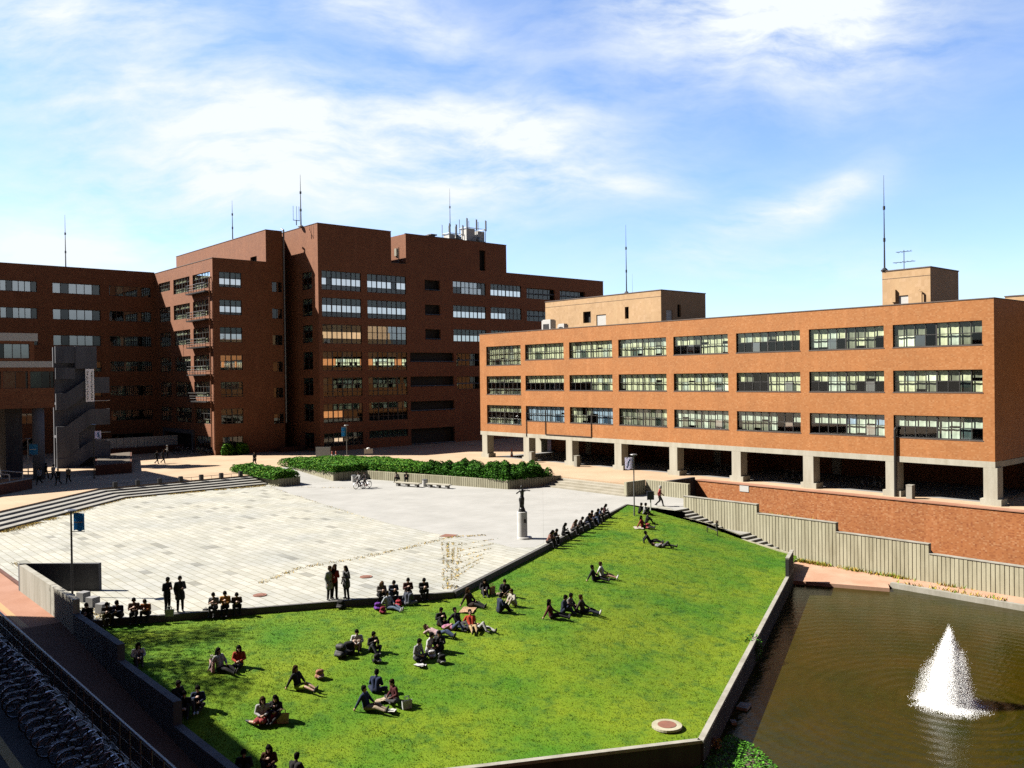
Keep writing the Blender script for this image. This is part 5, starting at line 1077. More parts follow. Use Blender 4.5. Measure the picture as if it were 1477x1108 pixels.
MT['skin'] = plain('skin', (.52, .30, .20), .55, var=.06); MT['skin_eye'] = plain('eye', (.02, .015, .012), .3, var=0); MT['lip'] = plain('lip', (.40, .14, .11), .5, var=0)
def bodymesh(P):
    if P in BODY: return BODY[P]
    J = joints(P); c = []; b = []; HR = J['HR']; hd = J['hd']; H = lambda x, y, z: hd+HR @ V3(x, y, z)
    b += [(H(0, -.005, .02), (.074, .092, .10), HR), (H(0, .018, -.045), (.056, .066, .068), HR)]
    b += [(H(s*.076, -.005, -.005), (.012, .022, .030), HR) for s in (1, -1)]
    c += [(H(0, .084, .01), H(0, .104, -.028), .009, .015), (H(0, .07, -.098), H(0, .075, -.09), .02, .02), (J['nk']-J['up']*.05, H(0, -.015, -.06), .058, .05)]
    pv, up, nk = J['pv'], J['up'], J['nk']
    for s in (-1, 1): c += [(pv+V3(s*.06, 0, 0), pv+up*.2+V3(s*.05, 0, 0), .105, .085), (pv+up*.2+V3(s*.05, 0, 0), nk-up*.11+V3(s*.085, 0, 0), .085, .09)]
    for i in (0, 1):
        s = 1-2*i; sh, el, wr, hip, kn, an = (J[k][i] for k in ('sh', 'el', 'wr', 'hip', 'kn', 'an'))
        c += [(nk-up*.04, sh, .05, .058), (sh, el, .05, .04), (el, wr, .04, .027), (hip, kn, .085, .056), (kn, kn+(an-kn)*.35, .056, .055), (kn+(an-kn)*.35, an, .055, .036)]
        d = (wr-el).normalized(); n = V3(-s, 0, 0) if abs(d.x) < .7 else V3(0, 0, -1); n = (n-d*n.dot(d)).normalized(); lat = d.cross(n)
        if lat.dot(J['up']) < 0 and P not in ('lie', 'lie2'): lat = -lat
        pl = wr+d*.085; c += [(wr, pl+lat*.022, .022, .016), (wr, pl-lat*.022, .022, .016), (wr+d*.03, pl, .022, .018)]
        for f, (o, L) in enumerate(((.032, .068), (.011, .078), (-.011, .072), (-.032, .056))):
            p0 = pl+lat*o; p1 = p0+(d*.9+n*.35+lat*o*2).normalized()*L*.5; p2 = p1+(d*.6+n*.8).normalized()*L*.5; c += [(p0, p1, .0105, .0098), (p1, p2, .0098, .009)]
        t0 = wr+d*.025+lat*.024; t1 = t0+(d*.6+lat*.7+n*.3).normalized()*.04; c += [(t0, t1, .013, .011), (t1, t1+(d*.9+n*.4).normalized()*.03, .011, .010)]
    me = fused('body', c, b, .0125, ['skin', 'skin_eye', 'lip'])
    BODY[P] = (me, J); return BODY[P]
def clo(P, kind):
    k = (P, kind)
    if k in CLO: return CLO[k]
    J = joints(P); pv, up, nk, HR, hd, fw = J['pv'], J['up'], J['nk'], J['HR'], J['hd'], J['fw']; H = lambda x, y, z: hd+HR @ V3(x, y, z); c = []; b = []; vx = .016
    if kind in ('long', 'short', 'coat'):
        for s in (-1, 1): c += [(pv+V3(s*.065, 0, 0)+up*(.0 if kind != 'coat' else -.0), pv+up*.2+V3(s*.06, 0, 0), .118, .105), (pv+up*.2+V3(s*.06, 0, 0), nk-up*.11+V3(s*.09, 0, 0), .105, .108)]
        c += [(nk-up*.06, nk+up*.005, .075, .068)]
        for i in (0, 1):
            sh, el, wr = J['sh'][i], J['el'][i], J['wr'][i]; c += [(nk-up*.05, sh, .06, .072)]
            if kind == 'short': c += [(sh, sh+(el-sh)*.75, .066, .062)]
            else: c += [(sh, el, .068, .056), (el, el+(wr-el)*.93, .056, .043)]
            m = el+(sh-el)*.12; c += [(m, el+(wr-el)*.1, .062 if kind != 'short' else .03, .05 if kind != 'short' else .03)]
        if kind == 'coat':
            for i in (0, 1): c += [(J['hip'][i], J['hip'][i]+(J['kn'][i]-J['hip'][i])*.55, .125, .135)]
    elif kind in ('trousers', 'shorts', 'skirt'):
        c += [(pv+V3(.06, 0, .03), pv+V3(-.06, 0, .03), .115, .115)]
        for i in (0, 1):
            hip, kn, an = J['hip'][i], J['kn'][i], J['an'][i]
            if kind == 'trousers': c += [(hip, kn, .10, .073), (kn, an+(kn-an)*.06, .071, .055)]
            elif kind == 'shorts': c += [(hip, hip+(kn-hip)*.8, .105, .085)]
            else: c += [(hip, hip+(kn-hip)*.85, .118, .11), (pv, (hip+(kn-hip)*.85)*.7+(J['kn'][0]+J['kn'][1])*.15, .11, .10)]
    elif kind in ('hair_short', 'hair_long', 'hair_bun'):
        b += [(H(0, -.022, .036), (.091, .104, .102), HR), (H(0, .03, .078), (.074, .064, .050), HR), (H(0, -.04, -.025), (.080, .072, .088), HR)]
        for s in (-1, 1): c += [(H(s*.07, -.01, .03), H(s*.076, -.022, -.05 if kind == 'hair_short' else -.08), .028, .020)]
        if kind == 'hair_long':
            for s in (-1, -.35, .35, 1): c += [(H(s*.06, -.06, .0), H(s*.072, -.085, -.14), .05, .045), (H(s*.072, -.085, -.14), nk+V3(s*.085, 0, 0)-fw*.105-up*.16, .045, .02)]
            for s in (-1, 1): c += [(H(s*.078, -.005, -.05), H(s*.085, .02, -.2), .028, .022), (H(s*.085, .02, -.2), nk+V3(s*.08, 0, 0)+fw*.1-up*.1, .024, .01)]
        if kind == 'hair_bun': b += [(H(0, -.11, .06), (.045, .045, .045), HR)]; c += [(H(-.04, -.09, -.04), H(.04, -.09, -.04), .04, .04)]
        vx = .013
    elif kind in ('shoe0', 'shoe1'):
        for i in (int(kind[4]),):
            an, kn = J['an'][i], J['kn'][i]; d = (an-kn).normalized(); toe = V3(0, 1, 0) if an.z < .3 and abs(d.y) < .8 and P not in ('ride',) else V3(0, .35, .94)
            if P == 'cross': toe = V3(-(1-2*i), .3, 0).normalized()
            if P == 'side': toe = V3(.5, -.8, 0).normalized()
            if P == 'ride' or P == 'walk': toe = V3(0, .96, -.2)
            h = an+d*.035; c += [(h-toe*.04, h+toe*.06, .042, .042), (h+toe*.06, h+toe*.14, .042, .034), (an, h, .045, .045)]
        vx = .013
    me = fused(kind, c, b, vx, ['skin']); CLO[k] = me; return me
FACE = {}
def facemesh(P):
    if P in FACE: return FACE[P]
    J = joints(P); HR = J['HR']; hd = J['hd']; mb = MB()
    for s in (1, -1):
        q = MB(); q.ball((0, 0, 0), (.011, .006, .007), 8, 6); mb.add([hd+HR @ (Vector(p)+V3(s*.03, .083, .012)) for p in q.v], q.f, 0)
        q = MB(); q.ball((0, 0, 0), (.018, .005, .004), 8, 6); mb.add([hd+HR @ (Vector(p)+V3(s*.031, .086, .034)) for p in q.v], q.f, 0)
    q = MB(); q.ball((0, 0, 0), (.022, .007, .007), 8, 6); mb.add([hd+HR @ (Vector(p)+V3(0, .085, -.062)) for p in q.v], q.f, 1)
    me = bpy.data.meshes.new('face'); me.from_pydata(mb.v, [], mb.f); me.materials.append(MT['skin_eye']); me.materials.append(MT['lip']); me.polygons.foreach_set('material_index', mb.m); FACE[P] = me; return me
HAIRC = {'k': (.012, .010, .010), 'b': (.045, .025, .014), 'n': (.09, .05, .025), 'w': (.6, .6, .6)}
HM = {k: plain('hair_'+k, c, .9, var=.2, sc_=20., spec=.02) for k, c in HAIRC.items()}
def put(root, name, me, mat):
    o = bpy.data.objects.new(name, me); COL.objects.link(o); o.parent = root
    if mat is not None:
        o.material_slots[0].link = 'OBJECT'; o.material_slots[0].material = mat
    return o
def heading(face):           # 0 away from the viewpoint, 90 to its right, 180 towards it
    a = math.radians(face); h = math.cos(a)*FWD+math.sin(a)*RGT; return math.atan2(-h[0], h[1])
SHIRT = {'short', 'long', 'coat'}
def person(loc, pose, face, top, tc, bot, bc, hair, hc, label, shoe=(.03, .03, .035), scale=1., group=None, hat=None):
    t = thing('person', label, 'person', loc, group, heading(face)); t.scale = (scale,)*3
    me, J = bodymesh(pose); put(t, 'body', me, None); put(t, 'face', facemesh(pose), None)
    put(t, {'short': 'shirt', 'long': 'jacket', 'coat': 'coat'}[top], clo(pose, top), cloth(tc)); put(t, bot, clo(pose, bot), cloth(bc)); put(t, 'hair', clo(pose, hair), HM[hc]); [put(t, 'shoe', clo(pose, 'shoe%d' % i), cloth(shoe, .6)) for i in (0, 1)]
    return t
K, NV, GY, DG = (.016, .016, .019), (.022, .03, .07), (.28, .29, .31), (.06, .06, .065)
WH, LB, MR, OR, RD, PKc, TN, JN, BR, KH, YG = (.72, .72, .72), (.45, .55, .66), (.12, .02, .03), (.45, .16, .035), (.55, .05, .04), (.62, .25, .40), (.42, .32, .2), (.06, .09, .17), (.10, .055, .03), (.46, .33, .17), (.42, .55, .05)
S_, L_, C_ = 'short', 'long', 'coat'; T_, SH_, SK_ = 'trousers', 'shorts', 'skirt'; hs_, hl_, hb_ = 'hair_short', 'hair_long', 'hair_bun'
WSH = (.7, .7, .7)
# x, y of the seat or feet in the photograph, surface (l lawn, e kerb edge, p plaza, t terrace), pose, facing, clothes, hair, label, shoes
PEOPLE = [
 (130, 889, 'e', 'ledge', 175, L_, K, T_, K, hs_, 'k', 'seated student all in black nearest the end of the angled wall'),
 (155, 888.5, 'e', 'ledge', 195, L_, DG, T_, (.16, .15, .05), hs_, 'k', 'bent over student in grey and olive beside the stone cube seats'),
 (173, 888, 'e', 'ledge', 160, L_, NV, T_, K, hs_, 'k', 'student in navy jacket with a blue bag on the kerb'),
 (194.5, 887, 'e', 'ledge_up', 165, S_, (.22, .17, .14), T_, K, hs_, 'k', 'student in grey brown shirt sitting on the kerb next to the orange jacket'),
 (213, 886.5, 'e', 'ledge', 165, L_, OR, T_, K, hs_, 'b', 'student in orange brown jacket sitting on the kerb'),
 (252.5, 890, 'p', 'phone', 120, L_, K, T_, K, hs_, 'k', 'standing student all in black with a pale bag at the hip'),
 (274.5, 890, 'p', 'stand', 150, C_, (.05, .055, .065), T_, K, hs_, 'k', 'standing student in dark coat with pale collar'),
 (310, 882, 'e', 'ledge_up', 170, S_, GY, T_, DG, hs_, 'k', 'student in grey shirt sitting on the kerb beside a dark bag'),
 (324.5, 880, 'e', 'ledge_up', 150, L_, (.62, .30, .06), T_, K, hs_, 'k', 'student in mustard top sitting between two others on the kerb'),
 (341.5, 879, 'e', 'ledge', 190, L_, BR, T_, K, hs_, 'k', 'student in brown jacket sitting on the kerb at the end of the trio'),
 (199, 957, 'l', 'knees', 150, L_, WH, T_, DG, hl_, 'k', 'long haired girl in white sitting alone close to the stepped wall'),
 (318, 968, 'l', 'legs', 120, L_, (.5, .5, .5), T_, K, hl_, 'k', 'long haired girl in pale grey with a pink bag behind her'),
 (345, 962, 'l', 'side', 165, L_, (.50, .07, .03), T_, K, hl_, 'k', 'long haired girl in orange red cardigan with folded legs'),
 (253, 1016, 'l', 'knees', 120, L_, K, T_, K, hs_, 'k', 'person in black half hidden behind the stepped wall beside two others'),
 (266, 1030, 'l', 'knees', 160, L_, K, T_, K, hs_, 'k', 'person in black sitting in the shade by the stepped wall'),
 (286, 1022, 'l', 'eat', 165, L_, (.02, .035, .09), T_, DG, hs_, 'k', 'person in navy jacket and white shoes sitting in the lawn corner shade', WSH),
 (430, 994, 'l', 'legs', 115, L_, K, SH_, YG, hl_, 'b', 'girl in black top and lime green shorts stretching her legs'),
 (379, 1041, 'l', 'side', 160, L_, (.55, .55, .55), SK_, (.35, .05, .05), hl_, 'b', 'brown haired girl in grey top and red skirt with a friend'),
 (399, 1036, 'l', 'eat', 185, L_, K, T_, K, hl_, 'k', 'black haired girl in black holding food beside two bags'),
 (353, 1118, 'l', 'knees', 170, L_, K, T_, K, hs_, 'k', 'dark haired person in black at the lower picture edge by the wall'),
 (389, 1112, 'l', 'eat', 175, L_, (.10, .04, .02), T_, K, hl_, 'k', 'long haired person in rust and black at the lower picture edge'),
 (424, 1128, 'l', 'knees', 20, L_, K, T_, K, hs_, 'k', 'person of whom only the dark head shows at the lower edge'),
 (515.5, 936, 'l', 'knees', 175, L_, WH, SK_, (.45, .35, .28), hs_, 'k', 'person in white top hugging bare knees beside a heap of backpacks'),
 (537, 940, 'l', 'eat', 140, L_, K, T_, (.04, .045, .06), hs_, 'k', 'person in black sitting next to the one in white by the backpacks'),
 (541.5, 1000, 'l', 'cross', 15, L_, (.02, .035, .10), T_, NV, hs_, 'k', 'person in navy seen from behind at the back of a trio with papers'),
 (529, 1024, 'l', 'legs', 110, L_, (.015, .03, .09), T_, (.48, .40, .29), hs_, 'k', 'person in navy top with beige trousers stretched across the grass'),
 (571, 1012, 'l', 'cross', 235, L_, (.10, .016, .02), T_, DG, hs_, 'b', 'person in maroon with pale sleeve sitting by a white carrier bag'),
 (601, 952, 'l', 'cross', 120, L_, (.40, .41, .42), T_, K, hs_, 'k', 'person in pale shirt with a black backpack still on'),
 (618, 942, 'l', 'cross', 110, S_, WH, T_, K, hs_, 'k', 'person in white shirt bent over in the middle of the lunch circle'),
 (635, 938, 'l', 'knees', 190, L_, DG, T_, K, hs_, 'k', 'person in dark top and white shoes raising both knees', WSH),
 (633, 918, 'l', 'lie2', 115, S_, (.65, .45, .47), T_, JN, hl_, 'b', 'person in pale pink and jeans lying behind the lunch circle'),
 (635, 903, 'l', 'eat', 150, L_, K, T_, K, hs_, 'k', 'person in black sitting up at the head of the lying friends'),
 (655, 909, 'l', 'lie', 110, S_, PKc, T_, JN, hs_, 'b', 'person in pink shirt and jeans lying on the back'),
 (662, 904, 'l', 'back', 140, L_, K, T_, DG, hs_, 'k', 'person in black leaning back among the lying friends'),
 (680, 908, 'l', 'back', 165, S_, (.62, .07, .03), T_, KH, hs_, 'k', 'person in red shirt and khaki trousers reclining'),
 (693, 909, 'l', 'lie', 130, L_, K, T_, (.5, .5, .5), hs_, 'n', 'person in black and pale trousers lying at the right of the red shirt'),
 (482.5, 868, 'p', 'stand', 130, C_, (.46, .47, .48), T_, K, hb_, 'b', 'standing person in pale grey coat at the left of the standing trio'),
 (491, 868, 'p', 'phone', 20, L_, (.45, .04, .05), T_, K, hl_, 'b', 'shorter standing person in red scarf and black in the standing trio'),
 (507, 866, 'p', 'stand', 220, C_, (.13, .13, .135), T_, K, hl_, 'b', 'standing long haired person in dark grey coat at the right of the trio'),
 (548, 862, 'e', 'ledge', 160, L_, (.20, .18, .17), T_, K, hl_, 'n', 'person with pale hair sitting on the kerb above a purple bag'),
 (565.5, 860, 'e', 'ledge', 175, L_, (.07, .09, .14), T_, JN, hs_, 'k', 'person in slate blue sitting on the kerb behind the jeans wearer'),
 (587.5, 857.5, 'e', 'ledge_up', 180, L_, (.09, .03, .03), T_, K, hs_, 'k', 'person in dark brown sitting on the kerb behind the grey blue top'),
 (610, 855.5, 'e', 'ledge', 190, L_, K, T_, K, hs_, 'k', 'person in black sitting alone on the kerb east of the group'),
 (561, 879, 'l', 'legs', 125, L_, (.50, .56, .62), T_, (.12, .17, .26), hs_, 'k', 'person in pale blue top and jeans with legs stretched on the grass', WSH),
 (588.5, 874, 'l', 'cross', 10, L_, (.11, .13, .18), T_, (.30, .31, .34), hs_, 'k', 'person in grey blue seen from behind facing those on the kerb'),
 (678, 875, 'l', 'legs', 120, C_, (.035, .02, .015), T_, K, hl_, 'b', 'long haired person in dark coat sitting on a peach blanket'),
 (698.5, 858, 'l', 'knees', 170, L_, K, T_, DG, hl_, 'k', 'person in black sitting behind the peach blanket beside a tan bag'),
 (729, 860, 'l', 'cross', 190, L_, (.022, .022, .026), T_, (.45, .36, .24), hs_, 'k', 'person in open black jacket over white and khaki trousers'),
 (720, 884, 'l', 'eat', 60, L_, (.02, .03, .075), T_, K, hs_, 'k', 'person in navy sitting with the back turned near the khaki trousers'),
 (742, 874, 'l', 'knees', 230, L_, (.60, .57, .50), T_, (.55, .5, .42), hs_, 'n', 'person in cream crouched beside the one in the open black jacket'),
 (795.5, 892, 'l', 'legs', 100, L_, (.11, .015, .025), T_, K, hl_, 'k', 'person in maroon at the left end of the group of four'),
 (812, 885, 'l', 'eat', 110, L_, (.02, .03, .06), T_, NV, hs_, 'k', 'person in dark navy second in the group of four'),
 (819, 881, 'l', 'knees', 120, L_, (.25, .24, .23), T_, DG, hs_, 'k', 'person in grey at the back of the group of four'),
 (841, 885, 'l', 'legs', 110, L_, (.06, .045, .04), T_, (.02, .025, .05), hs_, 'b', 'person in dark brown with stretched legs at the right of the group of four', WSH),
 (857, 838, 'l', 'legs', 105, L_, K, T_, K, hs_, 'k', 'person in black of the pair alone in the middle of the lawn'),
 (869, 834, 'l', 'legs', 110, S_, WH, SH_, KH, hs_, 'b', 'person in white shirt and khaki shorts of the pair in the middle of the lawn', WSH),
 (790, 780, 'e', 'ledge', 110, L_, (.42, .20, .15), T_, K, hl_, 'k', 'person in dusty pink on the kerb nearest the statue'),
 (797, 777, 'e', 'ledge', 100, L_, K, T_, K, hs_, 'k', 'person in black on the kerb beside the dusty pink one'),
 (812, 769, 'e', 'ledge_up', 100, L_, K, T_, K, hl_, 'k', 'lone person in black with bare legs on the kerb past the statue'),
 (825.5, 762.5, 'e', 'ledge', 105, L_, (.33, .22, .18), T_, DG, hl_, 'b', 'person in beige top on the kerb, fourth from the statue'),
 (834, 759, 'e', 'ledge', 100, L_, (.04, .03, .035), T_, K, hs_, 'k', 'person in dark plum on the kerb, fifth from the statue'),
 (844, 753.5, 'e', 'ledge', 110, L_, K, T_, NV, hs_, 'k', 'person in black and navy on the kerb, sixth from the statue'),
 (851, 751, 'e', 'ledge_up', 95, L_, (.10, .04, .03), T_, K, hs_, 'k', 'person in rust brown on the kerb, seventh from the statue'),
 (857, 748.5, 'e', 'ledge', 100, L_, (.05, .05, .055), T_, JN, hs_, 'k', 'person in charcoal and jeans on the kerb, eighth from the statue'),
 (862, 746, 'e', 'ledge', 115, L_, (.10, .15, .3), T_, K, hs_, 'k', 'person in mid blue on the kerb, second from the far end'),
 (870.5, 743.5, 'e', 'ledge_up', 100, L_, (.06, .015, .02), T_, K, hl_, 'k', 'person in dark wine red at the far end of the kerb row'),
 (922, 741, 'l', 'knees', 110, L_, K, T_, K, hs_, 'k', 'person in black sitting at the foot of the far lamp post'),
 (929, 742, 'l', 'eat', 100, L_, (.5, .5, .5), T_, K, hs_, 'k', 'person in pale grey beside the one at the far lamp post'),
 (932, 755, 'l', 'knees', 100, L_, K, T_, K, hs_, 'k', 'person in black sitting just below the far lamp post pair'),
 (927, 762, 'l', 'legs', 110, L_, (.32, .03, .04), T_, DG, hl_, 'k', 'person in dark red with pale blanket below the far lamp post'),
 (938, 784, 'l', 'back', 95, L_, K, T_, K, hs_, 'k', 'dark haired person propped up at the head of the lying friend'),
 (957, 790, 'l', 'lie', 100, L_, (.30, .30, .31), T_, DG, hs_, 'k', 'person in grey lying flat on the far part of the lawn'),
 (951.5, 730.5, 'p', 'walk', 95, L_, (.45, .05, .06), T_, K, hs_, 'w', 'walking person in red coat with white headwear by the ribbed wall'),
 (57, 699, 't', 'walk', 185, L_, (.40, .45, .5), T_, K, hs_, 'k', 'walking student in pale blue grey by the brick planter'),
 (77, 694, 't', 'walk', 10, L_, (.6, .58, .56), T_, K, hs_, 'k', 'walking student in white sweater beside one in black'),
 (84.5, 700, 't', 'walk', 190, L_, K, T_, K, hs_, 'k', 'walking student all in black in front of the white sweater'),
 (99, 697, 't', 'walk', 175, L_, TN, T_, K, hs_, 'k', 'walking student in tan jacket at the right of the terrace group'),
 (66, 691, 't', 'walk', 20, L_, K, T_, K, hs_, 'k', 'dim figure in black walking away under the round columns'),
 (226, 669.5, 't', 'walk', 100, L_, K, T_, K, hs_, 'k', 'dark figure walking before the hoarding, the one in front of the pair'),
 (235, 668.5, 't', 'walk', 95, L_, (.02, .02, .03), T_, K, hl_, 'k', 'long haired dark figure walking behind its companion before the hoarding'),
 (242, 661, 't', 'stand', 250, L_, (.3, .3, .3), T_, K, hs_, 'w', 'pale headed figure in grey standing near the portal'),
 (367.5, 671.5, 't', 'walk', 185, C_, K, T_, K, hl_, 'k', 'lone figure in long black coat behind the small planter hedge'),
 (575, 698, 'b', 'ledge', 215, L_, (.16, .14, .13), T_, K, hs_, 'k', 'person in grey brown on the stone bench by the planter'),
 (586.5, 698, 'b', 'ledge', 175, L_, K, T_, DG, hs_, 'k', 'person in black on the stone bench by the planter'),
 (3, 668, 't', 'stand', 180, L_, K, T_, K, hs_, 'k', 'dim figure standing deep under the columned building'),
]
from collections import Counter
for r in PEOPLE:
    px, py, sf, pose, face, top, tc, bot, bc, hair, hc, lab = r[:12]; sh = r[12] if len(r) > 12 else (.03, .03, .035)
    if sf == 'l': loc = on_lawn(px, py)
    elif sf == 'e':
        q = at(px, py, .02); n = Vector((-.43 if False else .0, 0, 0)); e = edgeY(q[0]); loc = Vector((q[0], max(q[1], e-.06) if q[1] < e+.6 else e+.1, .02)); loc = Vector((q[0], e-.02, .02))
        # keep the picture column: slide along the kerb until the column matches
        best = min((abs(proj((x, edgeY(x)-.02, .2))[0]-px), x) for x in np.arange(q[0]-4, q[0]+4, .05)); loc = Vector((best[1], edgeY(best[1])-.02, .02))
        hd = Vector((.43*(1 if loc.x < 28.4 else 1), -.9, 0)) if loc.x > 28.4 else Vector((-.43, -.9, 0))
        w = np.array([hd.x, hd.y]); face = math.degrees(math.atan2(w@RGT, w@FWD))+random.uniform(-14, 14)
    elif sf == 'p': loc = Vector(at(px, py, 0)); loc.y = max(loc.y, edgeY(loc.x)+.25) if loc.x < 58 else loc.y
    elif sf == 'b': q = at(px, py, .0); loc = Vector((q[0], q[1], .44))
    else: loc = Vector(at(px, py, T))
    person(loc, pose, face, top, tc, bot, bc, hair, hc, lab, sh, random.uniform(1.03, 1.11))
# two cyclists by the planter corner
for px, py, fc, tc, lab, bl in ((519.5, 705, 200, (.55, .55, .55), 'cyclist in white top riding beside the planter', 'pink framed bicycle ridden by the cyclist in white'), (528, 704, 190, (.07, .06, .06), 'cyclist in dark top riding beside the planter', 'pink framed bicycle ridden by the cyclist in dark clothes')):
    q = Vector(at(px, py, .004)); person(q, 'ride', fc+25, L_, tc, T_, K, hs_, 'k', lab)
    b = bicycle(q, heading(fc+25), bl, (.55, .25, .25), 'pink bicycles ridden by the planter', False)
    h = heading(fc+25); 
# sculpted figure on the pedestal
h0 = bpy.data.objects.new('figure', fused('figure', [((sp[0]*0, 0, 0), (0, .0, .12), .26, .22), ((.07, .02, .12), (.05, .06, .5), .1, .1), ((-.06, -.04, .12), (-.05, .02, .5), .09, .1), ((.05, .06, .5), (.06, .0, .88), .11, .12), ((-.05, .02, .5), (-.06, 0, .88), .11, .12), ((0, 0, .88), (0, -.06, 1.12), .14, .11), ((0, -.06, 1.12), (.0, -.02, 1.36), .12, .15), ((0, -.02, 1.36), (0, .02, 1.5), .07, .05), ((.16, -.02, 1.38), (.34, .05, 1.2), .06, .05), ((.34, .05, 1.2), (.2, .2, 1.3), .045, .035), ((-.16, -.02, 1.38), (-.38, .05, 1.44), .06, .045), ((-.38, .05, 1.44), (-.6, .1, 1.42), .045, .04), ((.1, -.12, .3), (.16, -.1, .8), .08, .1)], [((0, .03, 1.63), (.085, .1, .12), I3)], .022, ['bronze'], 2))
COL.objects.link(h0); h0.parent = stt; h0.location = (0, 0, zt); h0.rotation_euler = (0, 0, heading(200)); s = (ztop-zt)/1.75; h0.scale = (s, s, s)
# ================================================================ BAGS
def bag(px, py, kind, c, label, c2=None, r=0., s=1., srf='l'):
    q = on_lawn(px, py) if srf == 'l' else Vector(at(px, py, .0)); t = thing({'pack': 'backpack', 'tote': 'tote_bag', 'flat': 'blanket', 'paper': 'papers'}[kind], label, {'pack': 'backpack', 'tote': 'bag', 'flat': 'blanket', 'paper': 'papers'}[kind], q, None, heading(r)); c2 = c2 or c
    if kind == 'pack':
        put(t, 'body', fused('body', [((-.09*s, 0, .12*s), (.09*s, 0, .12*s), .12*s, .12*s), ((-.07*s, .02, .3*s), (.07*s, .02, .3*s), .11*s, .1*s), ((-.08*s, .12*s, .12*s), (.08*s, .12*s, .12*s), .07*s, .07*s)], [], .02, ['skin']), cloth(c))
        put(t, 'pocket', fused('pocket', [((-.08*s, .17*s, .11*s), (.08*s, .17*s, .11*s), .05*s, .05*s)], [], .016, ['skin']), cloth(c2)); m = MB()
        for k in (-1, 1): m.path([(k*.07*s, -.1*s, .36*s), (k*.1*s, -.17*s, .25*s), (k*.1*s, -.13*s, .05*s)], .014, 6)
        m.ring((0, 0, .42*s), .04, .01, (1, 0, 0), (0, 0, 1), 12, 4); me = m.build('strap', cloth(tuple(x*.6 for x in c))); me.parent = t; me.location = (0, 0, 0)
    elif kind == 'tote':
        m = MB(); m.add([(-.17*s, -.06, 0), (.17*s, -.06, 0), (.17*s, .06, 0), (-.17*s, .06, 0), (-.2*s, -.05, .3*s), (.19*s, -.04, .31*s), (.2*s, .07, .29*s), (-.19*s, .06, .31*s)], [(0, 1, 5, 4), (1, 2, 6, 5), (2, 3, 7, 6), (3, 0, 4, 7), (0, 3, 2, 1)]); o = m.build('body', cloth(c)); o.parent = t; o.location = (0, 0, 0)
        m = MB(); m.box(-.17*s, .17*s, -.05, .05, .12, .2); o = m.build('contents', cloth(c2)); o.parent = t; o.location = (0, 0, 0); m = MB()
        for y in (-.045, .06): m.path([(-.09*s, y, .3*s), (-.07*s, y*.6, .44*s), (.07*s, y*.6, .44*s), (.09*s, y, .3*s)], .011, 5)
        o = m.build('handle', cloth(c2)); o.parent = t; o.location = (0, 0, 0)
    elif kind == 'flat':
        m = MB(); n = 8; vs = [((i/n-.5)*1.0*s, (j/n-.5)*.7*s, .055+.02*math.sin(i*1.3+j)) for i in range(n+1) for j in range(n+1)]; m.add(vs, [(i*(n+1)+j, (i+1)*(n+1)+j, (i+1)*(n+1)+j+1, i*(n+1)+j+1) for i in range(n) for j in range(n)]); o = m.build('cloth', cloth(c)); o.parent = t; o.location = (0, 0, 0); sm = o.modifiers.new('thickness', 'SOLIDIFY'); sm.thickness = .02
    else:
        m = MB()
        for k in range(4): m.obox((random.uniform(-.12, .12), random.uniform(-.1, .1)), (.11, .15), random.random()*3, .05+.02*k, .06+.02*k)
        o = m.build('sheet', cloth(c)); o.parent = t; o.location = (0, 0, 0)
    return t
